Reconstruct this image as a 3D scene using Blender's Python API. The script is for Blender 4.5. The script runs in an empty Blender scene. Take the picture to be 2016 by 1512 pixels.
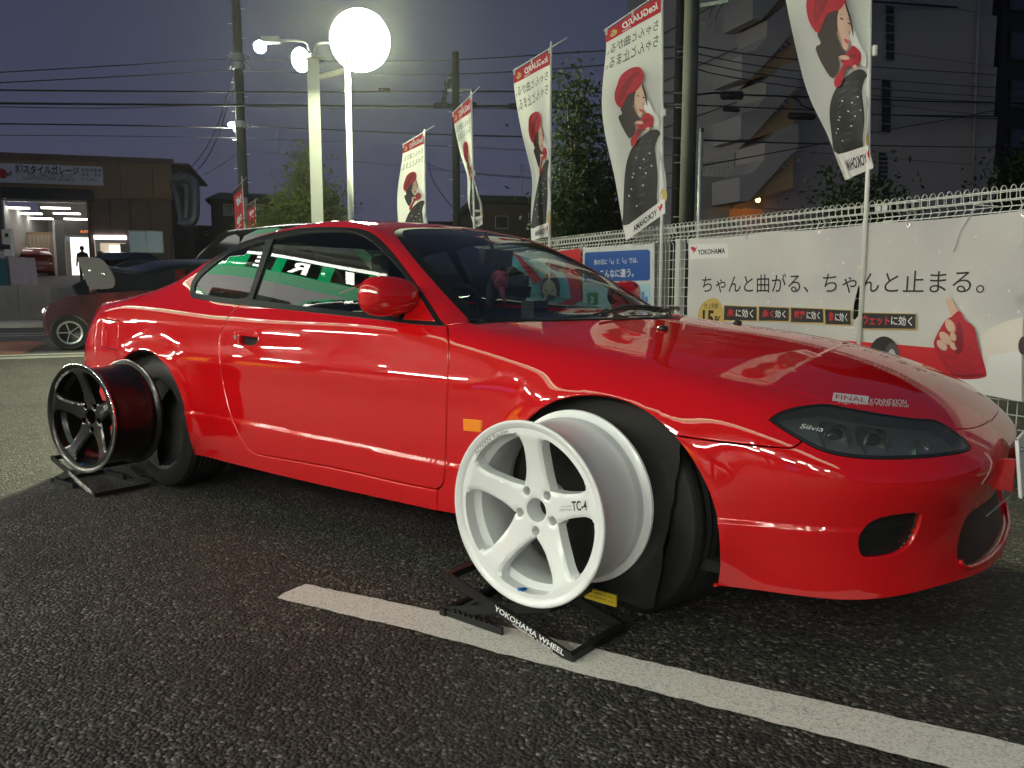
import bpy, math, random
import numpy as np
from mathutils import Vector, Matrix
from mathutils.geometry import delaunay_2d_cdt
random.seed(7); rng=np.random.default_rng(7)
SC=bpy.context.scene; COL=SC.collection
# ------------------------------------------------------------------ camera (the red coupe stands along the x axis, nose to +x)
CAM=np.array([1.213,-2.666,.955]); YAW=math.radians(129.2); PITCH=math.radians(6.72); FPX=1562.
cd=bpy.data.cameras.new('camera'); co=bpy.data.objects.new('camera',cd); COL.objects.link(co)
cd.sensor_fit='HORIZONTAL'; cd.sensor_width=36.; cd.lens=36.*FPX/2016.; cd.clip_start=.05; cd.clip_end=2000
co.location=CAM; co.rotation_euler=(math.pi/2-PITCH,0,YAW-math.pi/2); SC.camera=co
# ------------------------------------------------------------------ dusk sky
W=bpy.data.worlds.new('World'); SC.world=W; W.use_nodes=True
nt=W.node_tree; bg=nt.nodes['Background']
tc=nt.nodes.new('ShaderNodeTexCoord'); sx=nt.nodes.new('ShaderNodeSeparateXYZ'); rp=nt.nodes.new('ShaderNodeValToRGB')
nt.links.new(tc.outputs['Generated'],sx.inputs[0]); nt.links.new(sx.outputs['Z'],rp.inputs[0]); nt.links.new(rp.outputs[0],bg.inputs[0])
e=rp.color_ramp.elements; e[0].position=0.; e[0].color=(.072,.070,.116,1); e[1].position=.45; e[1].color=(.031,.041,.075,1)
m_=e.new(.16); m_.color=(.053,.056,.100,1)
bg.inputs[1].default_value=1.
SC.view_settings.view_transform='Standard'; SC.view_settings.look='None'; SC.view_settings.exposure=0.; SC.view_settings.gamma=1.
try: SC.view_settings.use_curve_mapping=False
except Exception: pass
try:
    SC.cycles.use_denoising=True; SC.cycles.max_bounces=8; SC.cycles.transparent_max_bounces=16; SC.cycles.sample_clamp_indirect=6.
    SC.cycles.caustics_reflective=False; SC.cycles.caustics_refractive=False
except Exception: pass
# ------------------------------------------------------------------ looking from picture to place
FW=np.array([math.cos(PITCH)*math.cos(YAW),math.cos(PITCH)*math.sin(YAW),-math.sin(PITCH)])
RT=np.array([math.sin(YAW),-math.cos(YAW),0.]); UP=np.cross(RT,FW)
def rays(px):
    px=np.atleast_2d(np.asarray(px,float))
    d=FW+np.outer((px[:,0]-1008)/FPX,RT)+np.outer((756-px[:,1])/FPX,UP)
    return d/np.linalg.norm(d,axis=1)[:,None]
def at(x,y,dep):
    d=rays([(x,y)])[0]; return CAM+d*(dep/(d@FW))
def ong(x,y,z=0.):
    d=rays([(x,y)])[0]; return CAM+d*((z-CAM[2])/d[2])
class VPlane:
    """a vertical plane: origin o, horizontal direction u; n points to the side the camera stands on"""
    def __init__(s,o,ang):
        s.o=np.array([o[0],o[1],0.]); a=math.radians(ang); s.u=np.array([math.cos(a),math.sin(a),0.]); s.n=np.array([-s.u[1],s.u[0],0.])
        if (CAM-s.o)@s.n<0: s.n=-s.n
    def hit(s,px,off=0.):
        d=rays(px); t=((s.o+s.n*off-CAM)@s.n)/(d@s.n); return CAM+d*t[:,None]
    def uz(s,px,off=0.):
        X=s.hit(px,off); return np.stack([(X-s.o)@s.u,X[:,2]],1)
    def P(s,u,z,off=0.): return s.o+s.u*u+s.n*off+np.array([0,0,z])
# ------------------------------------------------------------------ object helpers
def tag(o,label=None,cat=None,group=None,kind=None):
    if label: o['label']=label
    if cat: o['category']=cat
    if group: o['group']=group
    if kind: o['kind']=kind
    return o
def thing(name,label,cat,loc=(0,0,0),group=None,rz=0.):
    o=bpy.data.objects.new(name,None); COL.objects.link(o); o.location=[float(c) for c in loc]; o.rotation_euler=(0,0,rz); o.empty_display_size=.1
    return tag(o,label,cat,group)
def wm(o):
    m=Matrix.LocRotScale(o.location,o.rotation_euler,o.scale); return wm(o.parent)@o.matrix_parent_inverse@m if o.parent is not None else m
def obj(name,V,Fc,mat,parent=None,smooth=False,normals=None,midx=None,local=False,auto=None):
    me=bpy.data.meshes.new(name); me.from_pydata([tuple(map(float,v)) for v in V],[],[tuple(map(int,f)) for f in Fc])
    for m in (mat if isinstance(mat,(list,tuple)) else [mat]): me.materials.append(m)
    if midx is not None: me.polygons.foreach_set('material_index',np.asarray(midx,dtype=np.int32))
    if smooth: me.polygons.foreach_set('use_smooth',np.ones(len(me.polygons),dtype=bool))
    me.update()
    if normals is not None: me.normals_split_custom_set_from_vertices([tuple(map(float,n)) for n in normals])
    elif auto is not None:
        me.polygons.foreach_set('use_smooth',np.ones(len(me.polygons),dtype=bool)); me.set_sharp_from_angle(angle=math.radians(auto))
    o=bpy.data.objects.new(name,me); COL.objects.link(o)
    if parent is not None:
        o.parent=parent
        if not local: o.matrix_parent_inverse=wm(parent).inverted()
    return o
def put(name,o_src,parent,M=None):
    """another object with the same mesh"""
    o=bpy.data.objects.new(name,o_src.data if hasattr(o_src,'data') else o_src); COL.objects.link(o); o.parent=parent
    if M is not None: o.matrix_basis=M
    return o
def copy_tree(o,parent=None):
    c=o.copy(); COL.objects.link(c); c.parent=parent
    for ch in list(o.children): copy_tree(ch,c)
    return c
class MB:
    def __init__(s): s.v=[]; s.f=[]; s.m=[]; s.cur=0
    def add(s,V,Fc):
        b=len(s.v); s.v.extend([tuple(map(float,p)) for p in V]); s.f.extend([tuple(i+b for i in f) for f in Fc]); s.m.extend([s.cur]*len(Fc)); return s
    def box(s,c,h,U=(1,0,0),Vv=(0,1,0),Wv=(0,0,1)):
        c=np.array(c,float);U,Vv,Wv=np.array(U,float)*h[0],np.array(Vv,float)*h[1],np.array(Wv,float)*h[2]
        P=[c+a*U+b*Vv+d*Wv for d in(-1,1) for b in(-1,1) for a in(-1,1)]
        return s.add(P,[(0,2,3,1),(4,5,7,6),(0,1,5,4),(2,6,7,3),(0,4,6,2),(1,3,7,5)])
    def bbox(s,a,b):
        a,b=np.array(a,float),np.array(b,float); return s.box((a+b)/2,np.abs(b-a)/2)
    def bar(s,a,b,w,h,up=(0,0,1)):
        a,b=np.array(a,float),np.array(b,float); d=b-a; L=np.linalg.norm(d); d/=L; r=np.cross(d,up)
        if np.linalg.norm(r)<1e-6: r=np.cross(d,(1,0,0))
        r/=np.linalg.norm(r); q=np.cross(r,d)
        return s.box((a+b)/2,(L/2,w/2,h/2),d,r,q)
    def tube(s,pts,r,n=8,cap=True,closed=False):
        pts=np.array(pts,float); N=len(pts); R=np.full(N,r,float) if np.isscalar(r) else np.array(r,float)
        T=np.gradient(pts,axis=0)
        if closed: T=np.roll(pts,-1,0)-np.roll(pts,1,0)
        T/=np.maximum(np.linalg.norm(T,axis=1),1e-9)[:,None]
        a=np.array([0,0,1.]) if abs(T[0][2])<.9 else np.array([1.,0,0]); V=[]
        for i in range(N):
            a=a-T[i]*(a@T[i]); a/=np.linalg.norm(a); b=np.cross(T[i],a)
            for k in range(n):
                w=2*math.pi*k/n; V.append(pts[i]+R[i]*(math.cos(w)*a+math.sin(w)*b))
        Fc=[(i*n+k,i*n+(k+1)%n,(i+1)*n+(k+1)%n,(i+1)*n+k) for i in range(N-1) for k in range(n)]
        if closed: Fc+=[((N-1)*n+k,(N-1)*n+(k+1)%n,(k+1)%n,k) for k in range(n)]
        elif cap: Fc+=[tuple(range(n))[::-1],tuple((N-1)*n+k for k in range(n))]
        return s.add(V,Fc)
    def lathe(s,prof,n=48,c=(0,0,0),ax=(0,0,1),closed=False):
        """prof: (r, h) pairs turned round axis ax through c"""
        ax=np.array(ax,float); ax/=np.linalg.norm(ax); a=np.array([1.,0,0]) if abs(ax[0])<.9 else np.array([0,0,1.]); a-=ax*(a@ax); a/=np.linalg.norm(a); b=np.cross(ax,a)
        c=np.array(c,float); V=[c+ax*h+r*(math.cos(2*math.pi*k/n)*a+math.sin(2*math.pi*k/n)*b) for r,h in prof for k in range(n)]
        N=len(prof); rg=range(N if closed else N-1)
        return s.add(V,[(i*n+k,i*n+(k+1)%n,((i+1)%N)*n+(k+1)%n,((i+1)%N)*n+k) for i in rg for k in range(n)])
    def prism(s,poly,d):
        """poly: 3D planar outline, pushed along d"""
        poly=[np.array(p,float) for p in poly]; d=np.array(d,float); n=len(poly)
        return s.add(poly+[p+d for p in poly],[tuple(range(n)),tuple(range(2*n-1,n-1,-1))]+[(i,i+n,(i+1)%n+n,(i+1)%n) for i in range(n)])
    def sphere(s,c,r,n=12,m=8,sc=(1,1,1)):
        return s.lathe([(max(1e-4,r*sc[0]*math.sin(math.pi*i/m)),-r*sc[2]*math.cos(math.pi*i/m)) for i in range(m+1)],n,c)
    def obj(s,name,mat,parent=None,smooth=False,auto=None,local=False):
        return obj(name,s.v,s.f,mat,parent,smooth,None,s.m if isinstance(mat,(list,tuple)) else None,local,auto)
# ------------------------------------------------------------------ materials
def newmat(name):
    m=bpy.data.materials.new(name); m.use_nodes=True; n=m.node_tree; return m,n,n.nodes['Principled BSDF']
def pm(name,col,rough=.5,metal=0.,coat=0.,emit=None,estr=1.,bump=0.,bscale=60.,var=0.,vscale=8.,spec=.5,crough=.03,trans=0.):
    m,n,p=newmat(name); c=(*col,1.); p.inputs['Base Color'].default_value=c; p.inputs['Roughness'].default_value=rough
    p.inputs['Metallic'].default_value=metal; p.inputs['Coat Weight'].default_value=coat; p.inputs['Coat Roughness'].default_value=crough
    p.inputs['Specular IOR Level'].default_value=spec
    if emit is not None: p.inputs['Emission Color'].default_value=(*emit,1.); p.inputs['Emission Strength'].default_value=estr
    if var or bump:
        t=n.nodes.new('ShaderNodeTexCoord'); ns=n.nodes.new('ShaderNodeTexNoise'); ns.inputs['Scale'].default_value=vscale; ns.inputs['Detail'].default_value=6
        n.links.new(t.outputs['Object'],ns.inputs['Vector'])
    if var:
        mx=n.nodes.new('ShaderNodeMix'); mx.data_type='RGBA'; mx.inputs[6].default_value=(*[max(0,x*(1-var)) for x in col],1); mx.inputs[7].default_value=(*[min(1,x*(1+var)) for x in col],1)
        n.links.new(ns.outputs['Fac'],mx.inputs[0]); n.links.new(mx.outputs[2],p.inputs['Base Color'])
    if bump:
        nb=n.nodes.new('ShaderNodeTexNoise'); nb.inputs['Scale'].default_value=bscale; nb.inputs['Detail'].default_value=4; n.links.new(t.outputs['Object'],nb.inputs['Vector'])
        b=n.nodes.new('ShaderNodeBump'); b.inputs['Strength'].default_value=bump; b.inputs['Distance'].default_value=.01
        n.links.new(nb.outputs['Fac'],b.inputs['Height']); n.links.new(b.outputs[0],p.inputs['Normal'])
    if trans:
        tr=n.nodes.new('ShaderNodeBsdfTranslucent'); tr.inputs[0].default_value=c; ms=n.nodes.new('ShaderNodeMixShader'); ms.inputs[0].default_value=trans
        n.links.new(p.outputs[0],ms.inputs[1]); n.links.new(tr.outputs[0],ms.inputs[2]); n.links.new(ms.outputs[0],n.nodes['Material Output'].inputs[0])
    return m
def glassmat(name,tint,ior=1.5,rough=0.,refl=1.,haze=0.):
    """thin pane: tinted see-through with fresnel reflection"""
    m,n,p=newmat(name); n.nodes.remove(p); t=n.nodes.new('ShaderNodeBsdfTransparent'); t.inputs[0].default_value=(*tint,1)
    g=n.nodes.new('ShaderNodeBsdfGlossy'); g.inputs['Roughness'].default_value=rough; f=n.nodes.new('ShaderNodeFresnel'); 
    ge=n.nodes.new('ShaderNodeNewGeometry'); mr=n.nodes.new('ShaderNodeMapRange'); mr.inputs[3].default_value=ior; mr.inputs[4].default_value=1./ior; n.links.new(ge.outputs['Backfacing'],mr.inputs[0]); n.links.new(mr.outputs[0],f.inputs[0])
    g.inputs['Color'].default_value=(refl,refl,refl,1)
    ms=n.nodes.new('ShaderNodeMixShader'); n.links.new(f.outputs[0],ms.inputs[0]); n.links.new(t.outputs[0],ms.inputs[1]); n.links.new(g.outputs[0],ms.inputs[2]); n.links.new(ms.outputs[0],n.nodes['Material Output'].inputs[0])
    if haze:
        d=n.nodes.new('ShaderNodeBsdfDiffuse'); d.inputs[0].default_value=(.75,.75,.70,1); m2=n.nodes.new('ShaderNodeMixShader'); m2.inputs[0].default_value=haze; n.links.new(ms.outputs[0],m2.inputs[1]); n.links.new(d.outputs[0],m2.inputs[2]); n.links.new(m2.outputs[0],n.nodes['Material Output'].inputs[0])
    return m
def emitmat(name,col,s):
    m,n,p=newmat(name); n.nodes.remove(p); e=n.nodes.new('ShaderNodeEmission'); e.inputs[0].default_value=(*col,1); e.inputs[1].default_value=s
    n.links.new(e.outputs[0],n.nodes['Material Output'].inputs[0]); return m
def asphalt(name,col,grain,bump):
    m,n,p=newmat(name); L=n.links.new
    t=n.nodes.new('ShaderNodeTexCoord'); v=n.nodes.new('ShaderNodeTexVoronoi'); v.inputs['Scale'].default_value=grain; L(t.outputs['Object'],v.inputs['Vector'])
    v2=n.nodes.new('ShaderNodeTexVoronoi'); v2.inputs['Scale'].default_value=grain*2.3; L(t.outputs['Object'],v2.inputs['Vector'])
    big=n.nodes.new('ShaderNodeTexNoise'); big.inputs['Scale'].default_value=.9; big.inputs['Detail'].default_value=5; L(t.outputs['Object'],big.inputs['Vector'])
    rp=n.nodes.new('ShaderNodeValToRGB'); e=rp.color_ramp.elements; e[0].position=.0; e[0].color=(*[c*.30 for c in col],1); e[1].position=1.; e[1].color=(*[min(1,c*5.) for c in col],1)
    q=e.new(.55); q.color=(*col,1); q=e.new(.86); q.color=(*[c*1.6 for c in col],1)
    sep=n.nodes.new('ShaderNodeSeparateColor'); L(v.outputs['Color'],sep.inputs[0]); L(sep.outputs[0],rp.inputs[0])
    mx=n.nodes.new('ShaderNodeMix'); mx.data_type='RGBA'; mx.blend_type='MULTIPLY'; mx.inputs[0].default_value=1.
    r2=n.nodes.new('ShaderNodeValToRGB'); r2.color_ramp.elements[0].position=.3; r2.color_ramp.elements[0].color=(.65,.65,.65,1); r2.color_ramp.elements[1].position=.7; r2.color_ramp.elements[1].color=(1.2,1.2,1.2,1)
    L(big.outputs['Fac'],r2.inputs[0]); L(rp.outputs[0],mx.inputs[6]); L(r2.outputs[0],mx.inputs[7])
    st=n.nodes.new('ShaderNodeTexNoise'); st.inputs['Scale'].default_value=2.6; st.inputs['Detail'].default_value=7; st.inputs['Roughness'].default_value=.65; L(t.outputs['Object'],st.inputs['Vector'])
    r3=n.nodes.new('ShaderNodeValToRGB'); r3.color_ramp.elements[0].position=.30; r3.color_ramp.elements[0].color=(.50,.48,.46,1); r3.color_ramp.elements[1].position=.44; r3.color_ramp.elements[1].color=(1,1,1,1); L(st.outputs['Fac'],r3.inputs[0])
    m3=n.nodes.new('ShaderNodeMix'); m3.data_type='RGBA'; m3.blend_type='MULTIPLY'; m3.inputs[0].default_value=.8; L(mx.outputs[2],m3.inputs[6]); L(r3.outputs[0],m3.inputs[7]); L(m3.outputs[2],p.inputs['Base Color'])
    sp2=n.nodes.new('ShaderNodeSeparateColor'); L(v2.outputs['Color'],sp2.inputs[0])
    ad=n.nodes.new('ShaderNodeMath'); ad.operation='MULTIPLY_ADD'; ad.inputs[1].default_value=-.55; L(sep.outputs[1],ad.inputs[0]); L(v.outputs['Distance'],ad.inputs[2])
    b=n.nodes.new('ShaderNodeBump'); b.invert=True; b.inputs['Strength'].default_value=bump; b.inputs['Distance'].default_value=.008; L(ad.outputs[0],b.inputs['Height']); L(b.outputs[0],p.inputs['Normal'])
    p.inputs['Roughness'].default_value=.62; p.inputs['Specular IOR Level'].default_value=.4
    return m
M=dict(
 black=pm('black_paint',(.012,.012,.013),.35), rubber=pm('rubber',(.0075,.0075,.0075),.65,bump=.15,bscale=90), trim=pm('black_trim',(.010,.010,.011),.42,spec=.22),
 dark=pm('dark_cloth',(.010,.010,.010),.9), matte=pm('matte_black',(.013,.0125,.0115),.85,bump=.2,bscale=25), steel=pm('steel',(.55,.55,.55),.3,1.), chrome=pm('chrome',(.8,.8,.8),.08,1.),
 white=pm('white_paint',(.8,.8,.8),.35,coat=.3), galv=pm('galvanised',(.42,.44,.43),.5,.6,var=.15), conc=pm('concrete',(.28,.27,.25),.9,bump=.3,bscale=20,var=.35,vscale=1.5),
 red=pm('red_print',(.55,.012,.02),.5), ink=pm('black_ink',(.012,.012,.014),.55), gold=pm('gold_ink',(.55,.38,.10),.45), blue=pm('blue_print',(.015,.08,.32),.5),
 plastic=pm('black_plastic',(.014,.014,.015),.4), grey=pm('grey_paint',(.3,.3,.3),.5), orange=pm('orange_lens',(.85,.25,.01),.2,coat=1.), yellow=pm('yellow_print',(.75,.55,.03),.5),
)
# ------------------------------------------------------------------ lettering and flat print
_tc={}
def text2d(s,size=1.,shear=0.,bold=0.):
    k=(s,shear,bold)
    if k not in _tc:
        cu=bpy.data.curves.new('t','FONT'); cu.body=s; cu.size=1.; cu.shear=shear; cu.offset=bold; cu.resolution_u=3
        o=bpy.data.objects.new('t',cu); COL.objects.link(o); dg=bpy.context.evaluated_depsgraph_get(); me=o.evaluated_get(dg).to_mesh()
        V=np.array([v.co[:2] for v in me.vertices]) if len(me.vertices) else np.zeros((0,2)); Fc=[tuple(p.vertices) for p in me.polygons]
        o.evaluated_get(dg).to_mesh_clear(); bpy.data.objects.remove(o); bpy.data.curves.remove(cu); _tc[k]=(V,Fc)
    V,Fc=_tc[k]; return V*size,Fc
def textbox(s,x0,y0,x1,y1,**k):
    """text stretched to the box: V in box coordinates (y may run down)"""
    V,Fc=text2d(s,**k)
    a,b=V.min(0),V.max(0); V=(V-a)/np.maximum(b-a,1e-9); return np.stack([x0+V[:,0]*(x1-x0),y0+V[:,1]*(y1-y0)],1),Fc
def inside(pts,poly):
    pts=np.asarray(pts); x,y=pts[:,0],pts[:,1]; p=np.asarray(poly,float); q=np.roll(p,-1,0); r=np.zeros(len(pts),bool)
    for (x0,y0),(x1,y1) in zip(p,q):
        if y0==y1: continue
        c=((y0>y)!=(y1>y)); r^=c&(x<(x1-x0)*(y-y0)/(y1-y0)+x0)
    return r
def segd(pts,poly):
    p=np.asarray(poly,float);q=np.roll(p,-1,0);d=np.full(len(pts),1e9)
    for a,b in zip(p,q):
        ab=b-a; L=ab@ab
        t=np.clip(((pts-a)@ab)/max(L,1e-12),0,1); d=np.minimum(d,np.linalg.norm(pts-a-t[:,None]*ab,axis=1))
    return d
def cdt(poly,holes=(),step=.02,extra=None,dens=True,hexg=True):
    """fill an outline with even triangles; returns points, triangles"""
    def resam(pl):
        pl=np.asarray(pl,float); out=[]
        for a,b in zip(pl,np.roll(pl,-1,0)):
            n=max(1,int(math.ceil(np.linalg.norm(b-a)/step))) if dens else 1
            out+= [a+(b-a)*i/n for i in range(n)]
        return np.array(out)
    loops=[resam(poly)]+[resam(h) for h in holes]
    lo,hi=loops[0].min(0),loops[0].max(0)
    gx=np.arange(lo[0],hi[0],step); gy=np.arange(lo[1],hi[1],step*.9)
    X,Y=np.meshgrid(gx,gy); X=X+(np.arange(len(gy))%2)[:,None]*step*.5*hexg; G=np.stack([X.ravel(),Y.ravel()],1)
    if extra is not None and len(extra):
        ex=np.asarray(extra); 
        k=np.ones(len(G),bool)
        G=np.concatenate([G[k],ex])
    ok=inside(G,loops[0])
    for h in loops[1:]: ok&=~inside(G,h)
    G=G[ok]
    if len(G):
        dm=np.min([segd(G,l) for l in loops],axis=0); G=G[dm>step*.45]
    pts=[];ed=[]
    for l in loops:
        b=len(pts); pts+=list(l); ed+=[(b+i,b+(i+1)%len(l)) for i in range(len(l))]
    pts+=list(G)
    v,_,f,_,_,_=delaunay_2d_cdt([Vector((float(p[0]),float(p[1]))) for p in pts],ed,[],0,1e-6,True)
    v=np.array([tuple(p) for p in v]); f=np.array([t for t in f if len(t)==3],int)
    c=v[f].mean(1); ok=inside(c,loops[0])
    for h in loops[1:]: ok&=~inside(c,h)
    f=f[ok]
    a=v[f[:,1]]-v[f[:,0]];b=v[f[:,2]]-v[f[:,0]]; cr=a[:,0]*b[:,1]-a[:,1]*b[:,0]
    f=f[np.abs(cr)>1e-10]; cr=cr[np.abs(cr)>1e-10]; f[cr<0]=f[cr<0][:,::-1]
    u=np.unique(f); mp=np.full(len(v),-1); mp[u]=np.arange(len(u)); return v[u],mp[f]
class Print:
    """flat print on a surface: fn(N x 2 array)->N x 3; each layer a hair above the last"""
    def __init__(s,fn,lift,h0=.002,dh=.0004): s.fn,s.lift,s.h=fn,lift,h0; s.dh=dh; s.v=[];s.f=[];s.mi=[];s.mats=[]
    def _add(s,V,Fc,mat):
        if mat not in s.mats: s.mats.append(mat)
        P=s.fn(np.asarray(V,float))+s.lift(np.asarray(V,float))*s.h; b=len(s.v); s.v+=list(P); s.f+=[tuple(i+b for i in f) for f in Fc]; s.mi+=[s.mats.index(mat)]*len(Fc); s.h+=s.dh
    def poly(s,pl,mat,step=None):
        pl=np.asarray(pl,float); st=step or min(.035,max(np.ptp(pl[:,0]),np.ptp(pl[:,1]))/8)
        V,Fc=cdt(pl,(),st); s._add(V,Fc,mat); return s
    def ell(s,cx,cy,rx,ry,mat,rot=0.,n=28,a0=0,a1=360):
        a=np.radians(np.linspace(a0,a1,n,endpoint=(a1-a0)<360)); c,q=math.cos(rot),math.sin(rot); x=rx*np.cos(a);y=ry*np.sin(a)
        return s.poly(np.stack([cx+c*x-q*y,cy+q*x+c*y],1),mat)
    def rect(s,x0,y0,x1,y1,mat): return s.poly([(x0,y0),(x1,y0),(x1,y1),(x0,y1)],mat)
    def text(s,t,x0,y0,x1,y1,mat,**k):
        V,Fc=textbox(t,x0,y0,x1,y1,**k); s._add(V,Fc,mat); return s
    def obj(s,name,parent): return obj(name,s.v,s.f,s.mats,parent,midx=s.mi)
def smoothpoly(pts,n=5,closed=True):
    p=np.asarray(pts,float); N=len(p); out=[]
    rg=range(N) if closed else range(N-1)
    for i in rg:
        g=(lambda k:p[k%N]) if closed else (lambda k:p[min(max(k,0),N-1)])
        a,b,c,d=g(i-1),g(i),g(i+1),g(i+2)
        for k in range(n):
            t=k/n; out.append(.5*((2*b)+(c-a)*t+(2*a-5*b+4*c-d)*t*t+(3*b-a-3*c+d)*t**3))
    if not closed: out.append(p[-1])
    return np.array(out)
# ---------------- splines
class Spl:
    """natural-ish monotone-free cubic (Catmull/hermite, finite-difference) spline"""
    def __init__(s,pts):
        p=np.array(sorted(pts),float); s.x=p[:,0]; s.y=p[:,1]
        n=len(s.x); h=np.diff(s.x); A=np.zeros((n,n)); b=np.zeros(n)
        A[0,0]=A[-1,-1]=1
        for i in range(1,n-1):
            A[i,i-1]=h[i-1];A[i,i]=2*(h[i-1]+h[i]);A[i,i+1]=h[i]
            b[i]=6*((s.y[i+1]-s.y[i])/h[i]-(s.y[i]-s.y[i-1])/h[i-1])
        s.m=np.linalg.solve(A,b)
    def __call__(s,t):
        t=np.clip(t,s.x[0],s.x[-1]); i=np.clip(np.searchsorted(s.x,t)-1,0,len(s.x)-2)
        h=s.x[i+1]-s.x[i]; a=(s.x[i+1]-t)/h; b=(t-s.x[i])/h
        return a*s.y[i]+b*s.y[i+1]+((a**3-a)*s.m[i]+(b**3-b)*s.m[i+1])*h*h/6
def smax(a,b,k): 
    h=np.clip(.5+.5*(a-b)/k,0,1); return b+(a-b)*h+k*h*(1-h)
def smin(a,b,k): return -smax(-a,-b,k)
def sstep(x,a,b):
    t=np.clip((x-a)/(b-a),0,1); return t*t*(3-2*t)
# ---------------- body parameters
Wx=Spl([(-3.6, 0.8075), (-3.2, 0.8245), (-2.5, 0.8323), (-1.9, 0.8259), (-1.2, 0.8252), (-0.6, 0.8251), (0.0, 0.83), (0.4, 0.8251), (0.9, 0.8201)])
# side section: inset as function of z
Sz=Spl([(0.0,.075),(.10,.055),(.18,.03),(.28,.012),(.42,.002),(.56,.0),(.68,.008),(.78,.03),(.86,.062),(.95,.11),(1.05,.17)])
NF=Spl([(0.0, 0.7996), (0.1, 0.8841), (0.16, 0.9013), (0.24, 0.8852), (0.34, 0.8727), (0.42, 0.8934), (0.5, 0.9039), (0.58, 0.8641), (0.66, 0.8043), (0.74, 0.6805), (0.9, 0.4003)])
NR=Spl([(0.0, -3.3004), (0.2, -3.4312), (0.35, -3.5028), (0.5, -3.5633), (0.62, -3.5505), (0.75, -3.5239), (0.9, -3.5001), (1.0, -3.447)])
Tc=Spl([(-3.6, 0.9003), (-3.4, 0.9268), (-3.1, 0.9429), (-2.8, 0.948), (-2.3, 0.948), (-1.5, 0.9284), (-0.9, 0.9173), (-0.5, 0.8823), (-0.1, 0.8393), (0.2, 0.8069), (0.45, 0.7597), (0.65, 0.6979), (0.8, 0.6321), (0.95, 0.5705)])
Tcr=Spl([(-3.6, 0.051), (-2.8, 0.0681), (-1.5, 0.074), (-0.5, 0.0623), (0.0, 0.0796), (0.4, 0.0953), (0.7, 0.1128), (0.95, 0.1284)])
Kt=Spl([(-3.6,.05),(-3.0,.06),(-2,.07),(-.6,.07),(0,.12),(.5,.12),(.9,.08)])
Rc=Spl([(-4.4, -3.0), (-3.8,-.7), (-3.55, 0.42), (-3.3, 0.7805), (-3.0, 0.908), (-2.7, 1.0334), (-2.4, 1.1418), (-2.1, 1.2176), (-1.8, 1.2553), (-1.5, 1.2656), (-1.25, 1.2313), (-1.0, 1.1499), (-0.75, 1.0336), (-0.5, 0.8947), (-0.3, 0.7815), (0.0, 0.6006), (0.4, 0.3), (1.2, -0.4)])
GW=Spl([(-3.6, 0.6247), (-3.2, 0.6845), (-2.8, 0.7178), (-2.2, 0.7457), (-1.5, 0.7501), (-1.0, 0.7425), (-0.5, 0.7213), (0.0, 0.7004)])
BP=dict(tumble=.538,crown=.022,bow=.11,bowr=.10,kg=.05,nf=2.8,nr=4.0,xf=.15,xr=-2.9,kfr=.03,kbk=.16)
AR_F=(0.03,.30); AR_R=(-2.515,.30)
def flare(x,z,c,r0,amt):
    d=np.hypot(x-c[0],z-c[1])
    return amt*np.exp(-np.maximum(d-r0,0)**2/(2*.045**2))*sstep(z,.15,.35)
def F(X):
    x,y,z=X[...,0],np.abs(X[...,1]),X[...,2]
    w=Wx(x)-Sz(z)
    # crease on lower door: push out below
    zc=.405-.012*(x+1.2)
    w=w+.006*(sstep(z,zc-.012,zc+.0)*-1+1)*sstep(z,.1,.3)
    zh=.655+.012*(x+1.2)*0
    w=w+.010*np.exp(-((z-zh)/.05)**2)*sstep(x,-3.4,-2.9)*(1-sstep(x,-.6,.2))
    w=w+flare(x,z,AR_F,.355,.022)+flare(x,z,AR_R,.36,.026)
    Lf=NF(z)-BP['xf']; Lr=BP['xr']-NR(z)
    qf=np.maximum(x-BP['xf'],0)/Lf; qr=np.maximum(BP['xr']-x,0)/Lr
    n=np.where(x>-1,BP['nf'],BP['nr'])
    q=np.maximum(qf,qr)
    a=w*((q**n+(y/w)**n)**(1/n)-1)
    T=Tc(x)-Tcr(x)*(y/.8)**2
    low=smax(a,(z-T)*.95,Kt(x))
    xe=x+BP['bow']*(y/.65)**2*(x>-1.6)*sstep(x,-1.6,-.9)-BP['bowr']*(y/.65)**2*(1-sstep(x,-2.6,-1.8))
    R=Rc(xe)-BP['crown']*(y/.55)**2
    g1=(z-R)/np.sqrt(1+.25)
    g2=(y-(GW(x)-BP['tumble']*np.maximum(z-.86,-.06)))*.87
    G=smax(g1,g2,BP['kg'])
    k=BP['kfr']+(BP['kbk']-BP['kfr'])*(1-sstep(x,-2.9,-2.0))
    return smin(low,G,k)
def hit(px,t0=1.2,t1=8.,n=420):
    """where the sight lines through picture points meet the car's skin"""
    d=rays(px); t=np.linspace(t0,t1,n); v=F(CAM+d[:,None,:]*t[None,:,None]); neg=v<0; i=np.argmax(neg,1)
    i=np.where(neg.any(1),i,v.argmin(1)); lo=t[np.maximum(i-1,0)]; hi=t[i]
    for _ in range(30):
        m=(lo+hi)/2; s=F(CAM+d*m[:,None])<0; hi=np.where(s,m,hi); lo=np.where(s,lo,m)
    return CAM+d*hi[:,None]
def Fn(X):
    e=2e-3; g=np.stack([F(X+np.eye(3)[i]*e)-F(X-np.eye(3)[i]*e) for i in range(3)],-1); return g/np.maximum(np.linalg.norm(g,axis=-1,keepdims=True),1e-9)
KS=.8
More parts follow.
